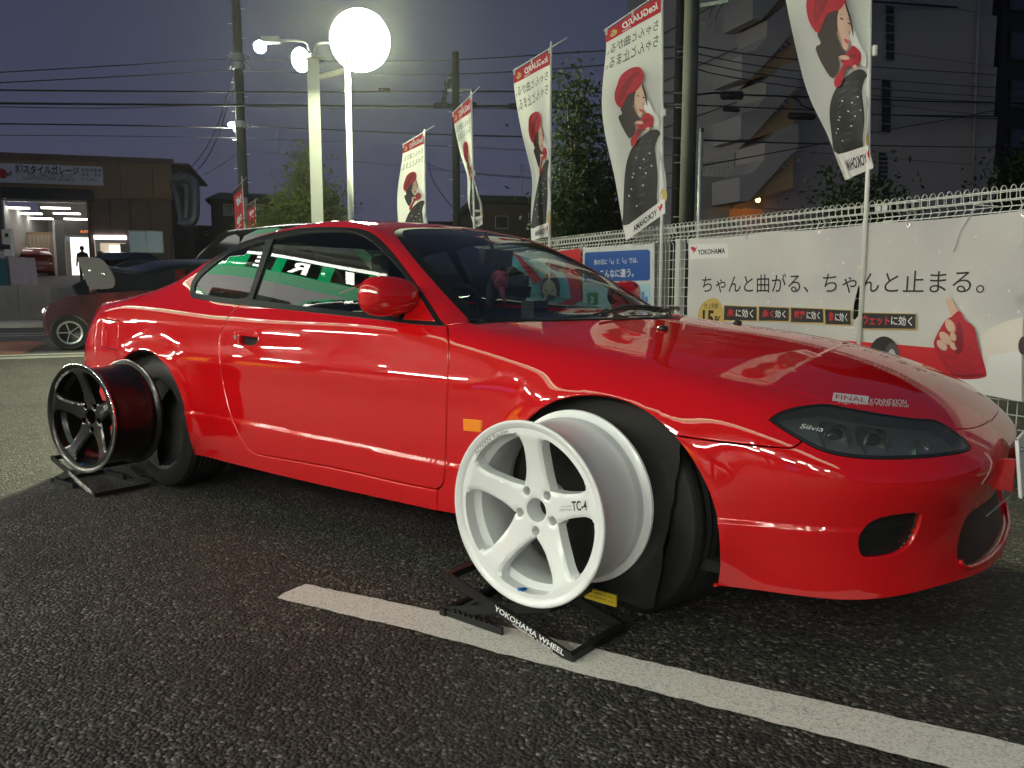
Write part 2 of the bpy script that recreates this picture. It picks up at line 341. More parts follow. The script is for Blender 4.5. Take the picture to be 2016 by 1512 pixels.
class Dom:
    """ways of spreading the skin flat: S = capsule round the body's long axis (near side), C = hoops round the cabin, T = from above"""
    XA,XB,Z0=.25,-2.9,.42
    @staticmethod
    def od(k,q):
        a,b=q[:,0],q[:,1]; O=np.zeros((len(q),3)); D=np.zeros((len(q),3))
        if k=='T': O[:,0]=a;O[:,1]=b;O[:,2]=2.2; D[:,2]=-1
        elif k=='C': ph=b/KS; O[:,0]=a;O[:,2]=.55; D[:,1]=-np.cos(ph);D[:,2]=np.sin(ph); O=O+D*2.0; D=-D
        else:
            ph=b/KS; xa=np.clip(a,Dom.XB,Dom.XA); th=np.where(a>Dom.XA,(a-Dom.XA)/.7,np.where(a<Dom.XB,(Dom.XB-a)/.7,0.)); sg=np.where(a>Dom.XA,1.,-1.)
            O[:,0]=xa;O[:,2]=Dom.Z0; D[:,0]=sg*np.sin(th)*np.cos(ph);D[:,1]=-np.cos(th)*np.cos(ph);D[:,2]=np.sin(ph); O=O+D*2.0; D=-D
        return O,D
    @staticmethod
    def P(k,q):
        q=np.asarray(q,float); out=np.zeros((len(q),3))
        for c in range(0,len(q),4000):
            O,D=Dom.od(k,q[c:c+4000]); t=np.linspace(0,2.1,140); v=F(O[:,None,:]+D[:,None,:]*t[None,:,None])<0; i=np.argmax(v,1); lo=t[np.maximum(i-1,0)]; hi=t[i]
            for _ in range(24):
                m=(lo+hi)/2; s=F(O+D*m[:,None])<0; hi=np.where(s,m,hi); lo=np.where(s,lo,m)
            out[c:c+4000]=O+D*hi[:,None]
        return out
    @staticmethod
    def inv(k,X):
        X=np.asarray(X,float); x,y,z=X[:,0],X[:,1],X[:,2]
        if k=='T': return np.stack([x,y],1)
        if k=='C': return np.stack([x,KS*np.arctan2(z-.55,-y)],1)
        xa=np.clip(x,Dom.XB,Dom.XA); dx=x-xa; th=np.arctan2(np.abs(dx),-y); rh=np.hypot(dx,y)
        return np.stack([np.where(dx>0,Dom.XA+.7*th,np.where(dx<0,Dom.XB-.7*th,x)),KS*np.arctan2(z-Dom.Z0,rh)],1)
def side(xz):
    """skin points of the near flank at given (x, z)"""
    xz=np.asarray(xz,float); lo=np.full(len(xz),-1.3); hi=np.zeros(len(xz))-.05
    for _ in range(40):
        m=(lo+hi)/2; s=F(np.stack([xz[:,0],m,xz[:,1]],1))<0; hi=np.where(s,m,hi); lo=np.where(s,lo,m)
    return np.stack([xz[:,0],hi,xz[:,1]],1)
def top(xy): return Dom.P('T',np.asarray(xy,float))
def seg(px,n=6,smooth=True):
    px=np.asarray(px,float); return hit(np.linspace(px[0],px[-1],12) if len(px)==2 else smoothpoly(px,n,False) if smooth else px)
def chain(*segs): return np.concatenate([np.asarray(s)[:-1] if i<len(segs)-1 else np.asarray(s) for i,s in enumerate(segs)])
def panel(name,P3,dom,mat,parent,holes=(),step=.022,off=0.,gap=.0022,flange=.014,mirror=None,extra=None,skip_mid=False,flip=False):
    """a piece of the skin: outline and holes as 3D curves lying on it; edges rolled inwards so that shut lines are real gaps"""
    po=Dom.inv(dom,P3); ho=[Dom.inv(dom,h) for h in holes]
    q,f=cdt(po,ho,step,None if extra is None else Dom.inv(dom,extra))
    V=Dom.P(dom,q); N=Fn(V)
    # orientation: faces look outwards
    fn=np.cross(V[f[:,1]]-V[f[:,0]],V[f[:,2]]-V[f[:,0]]); sgn=((fn*N[f[:,0]]).sum(1)); f=np.where((sgn<0)[:,None],f[:,::-1],f)
    V=V+N*off; f=[tuple(t) for t in f]
    if flange:
        from collections import defaultdict
        ec=defaultdict(int)
        for t in f:
            for i in range(3): ec[(t[i],t[(i+1)%3])]+=1
        bd=[(a,b) for (a,b) in ec if (b,a) not in ec]
        if skip_mid: bd=[(a,b) for a,b in bd if not(abs(V[a][1])<2e-3 and abs(V[b][1])<2e-3)]
        outv=defaultdict(lambda:np.zeros(3))
        for a,b in bd:
            t=V[b]-V[a]; L=np.linalg.norm(t)
            if L<1e-9: continue
            o=np.cross(t/L,N[a]); outv[a]=outv[a]+o; outv[b]=outv[b]+o
        ids=list(outv); V=list(V); N=list(N); r1={};r2={}
        for i in ids:
            o=outv[i]; o=o/max(np.linalg.norm(o),1e-9)
            if skip_mid and abs(V[i][1])<2e-3: o=o*np.array([1,0,1.]); 
            V[i]=V[i]-o*(gap+.0016); n=N[i]
            r1[i]=len(V); V.append(V[i]+o*.0014-n*.0007); m=n+o; N.append(m/np.linalg.norm(m))
            r2[i]=len(V); V.append(V[i]+o*.0016-n*flange); N.append(o)
        for a,b in bd:
            if a in r1 and b in r1: f+= [(b,a,r1[a],r1[b]),(r1[b],r1[a],r2[a],r2[b])]
    V=np.array(V);N=np.array(N)
    if flip: f=[t[::-1] for t in f]; N=-N
    MV=V*np.array([1,-1,1]);MN=N*np.array([1,-1,1]);mf=[t[::-1] for t in f]
    if mirror=='join':
        n=len(V); return obj(name,np.concatenate([V,MV]),f+[tuple(i+n for i in t) for t in mf],mat,parent,True,np.concatenate([N,MN]))
    o=obj(name,V,f,mat,parent,True,N)
    if mirror=='copy': return o,obj(name,MV,mf,mat,parent,True,MN)
    return o
# ================================================================== the red coupe
def carpaint(name,col):
    m,n,p=newmat(name); p.inputs['Base Color'].default_value=(*col,1); p.inputs['Roughness'].default_value=.5; p.inputs['Specular IOR Level'].default_value=0.; p.inputs['Coat Weight'].default_value=1.; p.inputs['Coat Roughness'].default_value=.012; p.inputs['Coat IOR'].default_value=1.85
    t=n.nodes.new('ShaderNodeTexCoord'); ns=n.nodes.new('ShaderNodeTexNoise'); ns.inputs['Scale'].default_value=900; n.links.new(t.outputs['Object'],ns.inputs['Vector'])
    b=n.nodes.new('ShaderNodeBump'); b.inputs['Strength'].default_value=.003; b.inputs['Distance'].default_value=.002; 
    o=n.nodes.new('ShaderNodeTexNoise'); o.inputs['Scale'].default_value=160; n.links.new(t.outputs['Object'],o.inputs['Vector']); n.links.new(o.outputs['Fac'],b.inputs['Height']); n.links.new(b.outputs[0],p.inputs['Coat Normal'])
    return m
RED=carpaint('red_car_paint',(.55,.0042,.007))
GLS=glassmat('side_glass',(.60,.66,.62),1.5); GLW=glassmat('windscreen_glass',(.72,.80,.80),1.5); LENS=glassmat('lamp_glass',(.85,.88,.87),1.5,haze=.028)
car=thing('sports_car','glossy red two-door coupe with a black rear wing, parked across the lot','car',(-1.3,0,0))
MID=lambda x0,x1,n=10:top(np.stack([np.linspace(x0,x1,n),np.zeros(n)],1))*np.array([1,0,1.])
# ---- curves on the skin, read off the photograph
c_cutF=seg([(881,640),(883.8,681.7),(882,742.6),(879,834),(877.7,894.7),(875,938)])
c_cutFc=seg([(875,938),(873,951),(867,960),(859,964.7)])
c_bot=seg([(859,964.7),(795.6,952.5),(674,925),(582.6,908),(515,896.5)])
c_botc=seg([(515,896.5),(503,893),(493,888),(485,879.5)])
c_cutR=seg([(485,879.5),(470,855),(454.8,818.6),(442.6,773),(435,730),(432,697),(435,657),(445.6,630),(461,610),(478,597)])
c_belt=seg([(478,597),(623,613),(759,628),(800,634),(862,640)])
c_doortop=np.concatenate([c_belt[:-1],seg([(862,640),(881,640)])[:]])
door_o=chain(c_cutF,c_cutFc,c_bot,c_botc,c_cutR,c_doortop)
dlo_a=[(377,585),(375.5,570),(381,551),(399,528),(432,503),(473,479.5),(535,461)]
dlo_b=[(535,461),(595,450),(640,448),(677,448.6),(713,452.7),(740,466),(770,496),(800,534.6),(835.7,583.7),(865.7,630),(877,641)]
dlo_c=[(877,641),(862,641.5),(797.5,636),(759,630.5),(623,615.5),(481,600.5),(404.6,590),(377,585)]
dlo_o=chain(seg(dlo_a),seg(dlo_b),seg(dlo_c))
gl_door=chain(seg([(538,472),(576.5,461),(623,455.5),(677.5,455.5),(705,459.6),(732,474.6),(759,499),(786.6,529),(808,556)]),seg([(808,556),(795,592),(783,625)]),seg([(783,625),(759,622),(623,607),(497,590.5)]),seg([(497,590.5),(515,530),(538,472)]))
gl_q=chain(seg([(383,573),(384,562),(396,543),(432,513),(473,487),(525,473)]),seg([(525,473),(514,510),(494,578)]),seg([(494,578),(486,586),(467,589),(432,585),(391,579),(383,573)]))
sail=chain(seg([(812,560),(858,634)]),seg([(858,634),(795,630)]),seg([(795,630),(803,600),(812,560)]))
arcF=side([( .03+.36*math.cos(a),.31+.36*math.sin(a)) for a in np.radians(np.linspace(195,48,40))])
jF=np.argmin(np.linalg.norm(arcF-hit([(1326.6,857)])[0],axis=1)); 
arcB=side([(.03+.36*math.cos(a),.31+.36*math.sin(a)) for a in np.radians(np.linspace(48,-20,22))])
arcR=side([(-2.52+.36*math.cos(a),.315+.36*math.sin(a)) for a in np.radians(np.linspace(-18,196,60))])
c_seamF=seg([(1326.6,857),(1388.8,865.6),(1477.6,876),(1548.6,881.6),(1566,878),(1580,868)])
hl_low=seg([(1580,868),(1548.6,849.6),(1527,835),(1515,826.5)]); hl_up1=seg([(1515,826.5),(1531,814),(1566,801.7),(1619.6,795),(1655,800)])
hl_up2=seg([(1655,800),(1726,813),(1797,823),(1840,826.5),(1868,840.7)]); hl_up3=seg([(1868,840.7),(1896.6,862),(1911,878)]); hl_bot=seg([(1911,878),(1900,888.7),(1832.7,899),(1744,903),(1673,899),(1619.6,887),(1580,868)])
c_hoods=np.concatenate([hit([(925,635)]),top([(-.3,-.655),(.02,-.635),(.25,-.625),(.42,-.61)]),hit([(1655,800)])]); c_hoods=Dom.P('T',smoothpoly(c_hoods[:,:2],6,False))
arcF=np.concatenate([arcF[:-1],c_seamF[:1]]) ; arcB=np.concatenate([c_seamF[:1],arcB[1:]])
# ---- front fender
skF=hit([(861,966),(861,1006),(899,1013.)]); skF2=side([(-.40,.215),(-.318,.216)])
fender_o=chain(c_hoods[::-1],hit([(925,635),(881,640)]),c_cutF,c_cutFc,np.concatenate([c_cutFc[-1:],skF]),np.concatenate([skF[-1:],skF2]),arcF,c_seamF,hl_low,hl_up1)
crz=lambda x0,x1,dz=(-.015,-.009,-.003,.003,.009,.015),n=60:np.concatenate([side(np.stack([np.linspace(x0,x1,n),np.full(n,.405)-.012*(np.linspace(x0,x1,n)+1.2)+d],1)) for d in dz])
mk=hit(smoothpoly([(914,826.5),(917,825),(945,828),(948,830.5),(946.5,848),(944,849.5),(917,847),(914.5,844)],2))
panel('front_fender',fender_o,'S',RED,car,[mk],mirror='copy',extra=crz(-.6,-.4,n=12))
# ---- door with handle
rec=hit(smoothpoly([(470,662),(474,660),(503,664.5),(507,668),(506,677),(501,680),(476,676.5),(470,672)],3))
dr,dl=panel('door',door_o,'S',RED,car,[rec],mirror='copy',gap=.0044,flange=.03,extra=crz(-1.9,-.56))
for s_,d_ in((1,dr),(-1,dl)):
    hr=hit(smoothpoly([(459,652),(466,646.5),(497,650),(508,657),(511.5,667),(507,680),(497,683.5),(470,680),(459,672)],3)); hr2=hit(smoothpoly([(463,654),(469,649.5),(497,653),(505.5,659),(508.5,668),(505,677.5),(497,680.5),(471,677),(463,670)],3))
    if s_==1:
        panel('handle_rim',hr,'S',RED,dr,[hr2],step=.008,off=.0042,gap=0,flange=.007)
        panel('handle_recess',rec,'S',RED,dr,step=.01,off=-.034,gap=-.006,flange=0)
        panel('handle_flap',hit(smoothpoly([(466,655),(470,651.5),(497,655),(504,660),(505.5,664.5),(470,659.8)],3)),'S',RED,dr,step=.008,off=.0035,gap=0,flange=.005)
        mb=MB(); c0=hit([(464.5,664)])[0]; mb.lathe([(.0001,.004),(.009,.004),(.010,.0)],14,c0,(0,-1,.05)); mb.obj('key_lock',M['steel'],dr,auto=40)
# ---- body shell: sill, quarter panel, pillars, roof
skR=seg([(861,1006.5),(856,1006),(658,962),(522,930),(400,899)])
ws_b=np.array([(-.60,-.685),(-.54,-.58),(-.43,-.44),(-.33,-.25),(-.27,-.12),(-.255,0)]); ws_t=np.array([(-1.25,0),(-1.248,-.2),(-1.243,-.34),(-1.225,-.42),(-1.19,-.463)])
wsP=chain(Dom.P('T',smoothpoly(ws_b,5,False)),Dom.P('T',np.array([(-.255,0),(-1.25,0)]))*np.array([1,0,1]),Dom.P('T',smoothpoly(ws_t,5,False)),hit([(775,457),(926,631.5)]))
rg_P=chain(Dom.P('T',smoothpoly([(-2.16,0),(-2.14,-.25),(-2.10,-.43),(-2.12,-.49),(-2.22,-.53)],5,False)),Dom.P('T',smoothpoly([(-2.22,-.53),(-2.55,-.575),(-2.88,-.60),(-2.95,-.57)],5,False)),Dom.P('T',smoothpoly([(-2.95,-.57),(-3.0,-.3),(-3.02,0)],5,False)))
tl_P=chain(Dom.P('T',[(-3.045,0),(-3.035,-.3),(-3.0,-.60)]),Dom.P('T',[(-3.0,-.60),(-3.30,-.64)]),Dom.P('T',[(-3.30,-.64),(-3.38,-.3),(-3.40,0)]))
sh_rear=side([(-2.87,.235),(-2.95,.40),(-3.06,.55),(-3.10,.70)]); 
shl=chain(np.concatenate([hit([(925,634),(881,640)])]),c_cutF,c_cutFc,np.concatenate([c_cutFc[-1:],skR]),np.concatenate([skR[-1:],arcR]),np.concatenate([arcR[-1:],sh_rear]),
  np.concatenate([sh_rear[-1:],side([(-3.11,.78)]),Dom.P('T',[(-3.14,-.70),(-3.20,-.55),(-3.24,-.25),(-3.25,0)])*1.]),MID(-3.25,-.256,60),wsP[:26][::-1])
fuel=hit(smoothpoly([(204,632),(206,628),(231,632),(234,637),(230,684),(227,689),(202,683),(199.5,679)],3))
body=panel('body_shell',shl,'C',RED,car,[door_o,dlo_o,wsP,rg_P,tl_P,fuel],mirror='join',skip_mid=True,step=.024,gap=.0028,extra=crz(-2.2,-1.85,n=20))
panel('fuel_flap',fuel,'S',RED,car,gap=.0025)
panel('trunk_lid',tl_P,'T',RED,car,mirror='join',skip_mid=True)
# ---- bumpers
skB=seg([(1401,1153),(1477.6,1162),(1584,1176),(1673,1183),(1762,1176),(1868,1150),(1939,1125),(1972,1095)]); skB=skB[skB[:,1]<-.02]
botc=Dom.P('S',Dom.inv('S',np.array([[.9,-1e-4,skB[-1][2]-.01]])))
hf=seg([(1868,840.7),(1880.6,844),(1921,841),(1952,826)]); hf=hf[hf[:,1]<-.01]; hfc=top([(.853,0)])
fogh=hit(smoothpoly([(1692,1070),(1697,1050),(1711,1033),(1730,1022.5),(1762,1015.5),(1806,1011),(1813,1014),(1811,1030),(1803,1052),(1790,1073),(1770,1087),(1745,1094),(1710,1097),(1697,1090)],3))
gp=lambda y,z:Dom.P('S',Dom.inv('S',np.array([[.89,y,z]])))[0]
grl=np.array([gp(*q) for q in smoothpoly([(-.0001,.37),(-.30,.37),(-.36,.34),(-.40,.26),(-.38,.232),(-.30,.222),(-.0001,.215)],4,False)])
bump_o=chain(arcB,np.concatenate([arcB[-1:],skB]),np.concatenate([skB[-1:],botc]),Dom.P('S',np.stack([np.full(24,Dom.XA+.7*math.pi/2-1e-4),np.linspace(Dom.inv('S',botc)[0,1],Dom.inv('S',hfc)[0,1],24)],1)),np.concatenate([hfc,hf[::-1]]),hl_up3,hl_bot,c_seamF[::-1])
panel('front_bumper',bump_o,'S',RED,car,[fogh,grl],mirror='join',skip_mid=True,step=.018,extra=crz(.37,.74,n=26))
rb_top=np.concatenate([sh_rear[::-1][:0],Dom.P('T',[(-3.14,-.70),(-3.20,-.55),(-3.24,-.25)])])
rbo=chain(sh_rear,np.concatenate([sh_rear[-1:],side([(-3.11,.78)]),Dom.P('T',[(-3.14,-.70)])]),Dom.P('T',[(-3.14,-.70),(-3.33,-.645),(-3.41,-.3),(-3.43,-.0002)]),
  Dom.P('S',np.stack([np.full(20,Dom.XB-.7*math.pi/2+1e-4),np.linspace(.42,-.25,20)],1)),np.concatenate([Dom.P('S',[(Dom.XB-.7*math.pi/2+1e-4,-.25),(Dom.XB-.6,-.23),(Dom.XB-.3,-.19)]),sh_rear[:1]]))
panel('rear_bumper',rbo,'S',RED,car,mirror='join',skip_mid=True,step=.024)
# ---- hood and cowl
hood_c=chain(np.concatenate([hfc,hf[::-1]]),hl_up2[::-1],c_hoods[::-1],Dom.P('T',np.concatenate([[c_hoods[0][:2]+[.03,.01]],smoothpoly(ws_b+np.array([.045,0]),5,False)[2:]])),MID(-.21,.853,30))
panel('hood',hood_c,'T',RED,car,mirror='join',skip_mid=True,step=.022,gap=.0006)
cowl=chain(Dom.P('T',smoothpoly(ws_b+np.array([-.01,0]),5,False)),MID(-.265,-.20,3),Dom.P('T',smoothpoly(ws_b+np.array([.055,0]),5,False))[::-1])
panel('cowl_panel',cowl,'T',M['plastic'],car,mirror='join',off=-.008,gap=0,flange=0)
for y in(-.30,.30):
    mb=MB(); c=top([(-.07,y)])[0]; mb.sphere(c+[0,0,.004],.02,10,6,(1,1,.55)); mb.obj('washer_nozzle',M['plastic'],car,smooth=True)
# ---- glass
ins=lambda P,k:P  # panes sit flush behind their seals
panel('windshield',wsP,'C',GLW,car,mirror='join',off=-.004,gap=0,flange=0,skip_mid=True,step=.05)
wi=wsP.copy(); ctr=np.array([-.78,0,1.05]); 
def shrink(P,d,dom):
    q=Dom.inv(dom,P); n=len(q); t=np.roll(q,-1,0)-np.roll(q,1,0); t/=np.maximum(np.linalg.norm(t,axis=1),1e-9)[:,None]; nn=np.stack([-t[:,1],t[:,0]],1)
    A=.5*np.sum(q[:,0]*np.roll(q[:,1],-1)-np.roll(q[:,0],-1)*q[:,1]); return Dom.P(dom,q+nn*d*(1 if A>0 else -1))
wz=shrink(wsP,.028,'C'); wz[np.abs(wsP[:,1])<1e-3]*=np.array([1,0,1]); wz[:,1]=np.minimum(wz[:,1],0)
panel('windshield_border',wsP,'C',M['trim'],car,[wz],mirror='join',off=-.002,gap=0,flange=.01,skip_mid=True,step=.02)
panel('rear_window',rg_P,'C',GLS,car,mirror='join',off=-.004,gap=0,flange=0,skip_mid=True,step=.05)
panel('window_seal',dlo_o,'C',M['trim'],car,[gl_door,gl_q,sail],mirror='copy',off=.003,gap=-.002,flange=.012,step=.015)
panel('side_window',gl_door,'C',GLS,car,mirror='copy',off=-.003,gap=-.003,flange=0,step=.04)
panel('quarter_window',gl_q,'C',GLS,car,mirror='copy',off=-.003,gap=-.003,flange=0,step=.04)
panel('mirror_base',sail,'C',RED,car,mirror='copy',off=.006,gap=0,flange=.012,step=.015)
bp=chain(seg([(541,470),(530,500),(499,590)]),hit([(499,590),(489,590)]),seg([(489,590),(512,520),(529,471)]),hit([(529,471),(541,470)]))
panel('pillar_trim',bp,'C',M['trim'],car,mirror='copy',off=.006,gap=0,flange=.006,step=.012)
# ---- dark lining behind the skin
panel('cabin_lining',shl,'C',M['dark'],car,[dlo_o,wsP,rg_P],mirror='join',off=-.03,gap=0,flange=0,step=.05)
mb=MB()
for s_ in(-1,1):
    mb.bbox((-1.95,s_*.70,.24),(-.58,s_*.74,.80)); mb.bbox((-.6,s_*.50,.24),(.55,s_*.54,.66)); mb.bbox((-3.2,s_*.50,.25),(-2.0,s_*.54,.80))
mb.bbox((-2.9,-.72,.20),(.40,.72,.23)); mb.bbox((-.62,-.70,.23),(-.58,.70,.74)); mb.bbox((.50,-.54,.24),(.54,.54,.52))
for cx in(.03,-2.52):
    for s_ in(-1,1):
        a=np.radians(np.linspace(-15,195,24)); ring=[(cx+.385*math.cos(t),.31+.385*math.sin(t)) for t in a]
        V=[(x,s_*.755,z) for x,z in ring]+[(x,s_*.50,z) for x,z in ring]; n=len(ring); mb.add(V,[(i,i+1,n+i+1,n+i) for i in range(n-1)]+[tuple(range(n,2*n))])
mb.obj('underbody',M['dark'],car)
# ---- side lamps, headlights
for s_ in(1,-1):
    V=mk.copy(); 
    mbk=panel('side_marker',mk,'S',M['orange'],car,step=.008,off=.005,gap=-.001,flange=.01)
    break
hlo=chain(hl_low,hl_up1,hl_up2,hl_up3,hl_bot)
BOWL=pm('lamp_bowl',(.30,.31,.30),.28,.85); HB,HBm=panel('headlight',hlo,'S',BOWL,car,mirror='copy',off=-.040,gap=-.008,flange=0,step=.03)
hw_i=Dom.inv('S',hlo); q_,f_=None,None
for s_,par in((1,HB),(-1,HBm)):
    mir=np.array([1,s_,1.])
    o=panel('lens',hlo,'S',LENS,par,step=.02,off=-.001,gap=.002,flange=0); 
    if s_==-1: o.data=o.data.copy(); [setattr(v,'co',Vector((v.co.x,-v.co.y,v.co.z))) for v in o.data.vertices]; o.data.flip_normals()
    # the wall between lens and bowl
    n=len(hlo); A=hlo-Fn(hlo)*.001; B=hlo-Fn(hlo)*.045; mb=MB(); mb.add(np.concatenate([A,B])*mir,[(i,(i+1)%n,n+(i+1)%n,n+i) for i in range(n)]); mb.obj('lamp_rim',M['plastic'],par)
    for px,r,k in(((1656,846),.040,0),((1737,857),.042,1)):
        X=hit([px])[0]; nn=Fn(X[None])[0]; ax=np.array([.70,-.70,.05]) if k==0 else np.array([.80,-.58,.05]); ax/=np.linalg.norm(ax); c=X-nn*.040-ax*.004
        mb=MB(); mb.lathe([(r,-.06),(r,.018),(r*.93,.022),(r*.82,.012),(r*.78,-.03)],30,c*mir,ax*mir); pr=mb.obj('projector',M['plastic'],par,auto=35)
        mb=MB(); mb.lathe([(r*.80,.0),(r*.77,.008),(r*.72,.004)],30,c*mir,ax*mir); mb.obj('projector_ring',M['chrome'],par,smooth=True)
        mb=MB(); mb.lathe([(r*.72*math.sin(t),-.01+r*.38*math.cos(t)) for t in np.linspace(.02,math.pi/2,8)],24,c*mir,ax*mir); mb.obj('projector_lens',glassmat('projector_glass_%d%d'%(k,s_),(.35,.38,.42),1.9),par,smooth=True)
    X=hit([(1830,868)])[0]; ax=np.array([.97,-.2,.05]); c=(X-Fn(X[None])[0]*.05)
    mb=MB(); mb.lathe([(.001,-.03),(.028,-.012),(.038,.012),(.039,.016)],20,c*mir,ax*mir); mb.obj('turn_reflector',M['steel'],par,smooth=True)
V,Fc=text2d('Silvia',1.,.35,-.012); V=(V-V.min(0))/np.ptp(V,0); P3=hit(np.stack([1575+45*V[:,0],843+8*V[:,0]-9.5*V[:,1]],1)); obj('lettering',P3+Fn(P3)*.0012,Fc,M['white'],HB)
panel('lens_seal',hlo,'S',M['plastic'],HB,[shrink(hlo,.007,'S')],step=.012,off=.0006,gap=0,flange=0)
def decal(t,x0,y0,x1,y1,h,mat,par,**k):
    V,Fc=textbox(t,0,0,1,1,**k); P3=hit(np.stack([x0+(x1-x0)*V[:,0]+0*V[:,1],y0+(y1-y0)*V[:,0]-h*V[:,1]],1)); return obj('sticker',P3+Fn(P3)*.0016,Fc,mat,par)
stw=pm('sticker_white',(.62,.56,.58),.4); 
P3=hit([(1638+70*i/6-(3-0*j)*0+3*(1-j/3),789-16*(1-j/3)+7.5*i/6) for j in range(4) for i in range(7)]); P3=P3+Fn(P3)*.0006
hoodo=[o for o in car.children if o.name.startswith('hood')][0]
obj('sticker',P3,[(j*7+i,j*7+i+1,j*7+i+8,j*7+i+7) for j in range(3) for i in range(6)],stw,hoodo)
decal('FINAL',1645,786.5,1704,793.5,9,RED,hoodo); decal('KONNEXION',1713,795,1784,798,10,stw,hoodo); decal('High Quality Parts Brand',1650,796.5,1788,804.5,7,stw,hoodo)
# ---- bumper openings
panel('fog_grille',fogh,'S',M['plastic'],car,step=.02,off=-.016,gap=-.006,flange=0,mirror='copy')
mb=MB(); fc=fogh.mean(0); fi=Dom.inv('S',fogh)
for k in range(-16,17):
    for sg in(1,-1):
        a=np.linspace(-.12,.12,40); q=fi.mean(0)+np.stack([a,k*.011+sg*a*.6],1); q=q[inside(q,fi)]
        if len(q)>3: P_=Dom.P('S',q); mb.tube(P_-Fn(P_)*.009,.0014,4,False)
mb.obj('fog_mesh',M['trim'],car)
panel('grille_duct',grl,'S',pm('grille_maroon',(.018,.002,.003),.45,coat=.15),car,mirror='join',off=-.014,gap=-.006,flange=0,skip_mid=True,step=.03)
mb=MB()
for i in range(7): mb.bar((.795,-.39,.225+.022*i),(.795,.39,.225+.022*i),.004,.004)
mb.obj('lower_grille',M['plastic'],car)
mb=MB(); mb.tube(np.concatenate([[p+[0.004,0,-.004] for p in grl[-12:]],[p*[1,-1,1]+[0.004,0,-.004] for p in grl[-12:][::-1]]]),.007,8); mb.obj('grille_lip',RED,car,smooth=True)
mb=MB(); mb.box((.943,.0,.472),(.004,.155,.080),(1,0,.12),(0,1,0),(-.12,0,1)); npl=mb.obj('number_plate',M['white'],car)
[MB().bar((x,-.155,z),(x,.155,z),.006,.004).obj('plate_frame',M['chrome'],npl) for x,z in((.949,.393),(.933,.552))]
for y in(-.11,.11):
    mb=MB(); mb.lathe([(.0001,.006),(.006,.006),(.009,.0)],12,(.941,y,.52),(1,0,.12)); mb.obj('plate_bolt',M['steel'],npl,auto=40)
for s_ in(-1,1): mb=MB(); mb.bbox((.86,s_*.105,.40),(.930,s_*.118,.49)); mb.obj('plate_bracket',RED,car)
mb=MB(); a_=hit([(1938,1016)])[0]; mb.tube([a_+[.004,0,0],at(2075,900,(a_-CAM)@FW-.06)],.0026,6); mb.obj('plate_stay',M['steel'],car)
# ---- door mirrors
for s_ in(1,-1):
    mir=np.array([1,s_,1.]); mb=MB(); V=[];n,m=28,18; c=at(765,583,2.76)
    for i in range(m+1):
        for k in range(n):
            th=math.pi*i/m; ph=2*math.pi*k/n; sp=lambda v,e:math.copysign(abs(v)**e,v)
            x=sp(math.cos(th),.8); rr=abs(math.sin(th))**.75; y=rr*sp(math.cos(ph),.8); z=rr*sp(math.sin(ph),.8)
            X=np.array([.072*x if x>0 else .045*x,.112*y,.069*z*(1-.12*y)]); a=math.radians(-14); X=np.array([X[0]*math.cos(a)-X[1]*math.sin(a),X[0]*math.sin(a)+X[1]*math.cos(a),X[2]]); V.append((c+X)*mir)
    Fc=[(i*n+k,(i+1)*n+k,(i+1)*n+(k+1)%n,i*n+(k+1)%n) for i in range(m) for k in range(n)]
    mb.add(V,Fc); mo=mb.obj('door_mirror',RED,car,smooth=True)
    mb=MB(); b=hit([(800,628)])[0]; mb.tube([(c+np.array([0,.03,-.052]))*mir,(c+np.array([.0,.085,-.066]))*mir,(b+[0.01,.02,.0])*mir],[.022,.026,.03],12); mb.obj('mirror_arm',RED,mo,smooth=True)
    mb=MB(); mb.lathe([(.0001,0),(.06,0),(.062,.004)],24,(c+np.array([-.047,.0,.0]))*mir,np.array([-1,-.25*1,0])*mir); mb.obj('mirror_glass',M['chrome'],mo)
# ---- wipers
for pts in([(-.315,-.30,.03),(-.36,-.05,.045),(-.375,.25,.035)],[(-.30,.10,.03),(-.33,.30,.045),(-.43,.50,.035)]):
    P_=top([p[:2] for p in pts])+np.array([[0,0,p[2]-.015] for p in pts]); mb=MB(); mb.tube(smoothpoly(P_,6,False),.0065,6); 
    Q=top([(p[0]-.035,p[1]) for p in pts])+np.array([0,0,.012]); mb.tube(smoothpoly(Q,6,False),.004,6); mb.obj('wiper',M['plastic'],car,smooth=True)
# ---- rear wing
mb=MB(); ep=[at(*p,1) for p in [(0,0)]]; wp=VPlane((0,-.755),0)
epP=[wp.hit([p])[0] for p in smoothpoly([(153,507),(172,506.5),(190,508),(205,516),(217.6,533),(224,546),(226,557),(223,565),(211,568.5),(184,569),(173,563),(164.5,541.6),(157,522)],2)]
mb.prism(epP,(0,.006,0)); EPL=pm('end_plate_grey',(.075,.073,.070),.7,spec=.08); wing=mb.obj('rear_wing',EPL,car)
mb=MB(); mb.prism([p*[1,-1,1] for p in epP],(0,-.006,0)); mb.obj('wing_end_plate',EPL,wing)
for p in((176.5,533.5),(203.5,541)):
    mb=MB(); mb.lathe([(.0001,.006),(.008,.005),(.012,0)],12,wp.hit([p])[0],(0,-1,0)); mb.obj('wing_bolt',M['chrome'],wing,smooth=True)
ex=np.array(epP); xc,zc_=ex[:,0].mean(),ex[:,2].mean(); carb=pm('carbon',(.004,.005,.005),.16,spec=.25)
ys=np.linspace(-.75,.75,41); prof=[(t,.11*(.2969*math.sqrt(t)-.126*t-.3516*t*t+.2843*t**3-.1036*t**4)*5*.9) for t in np.linspace(0,1,12)]
V=[];n=22
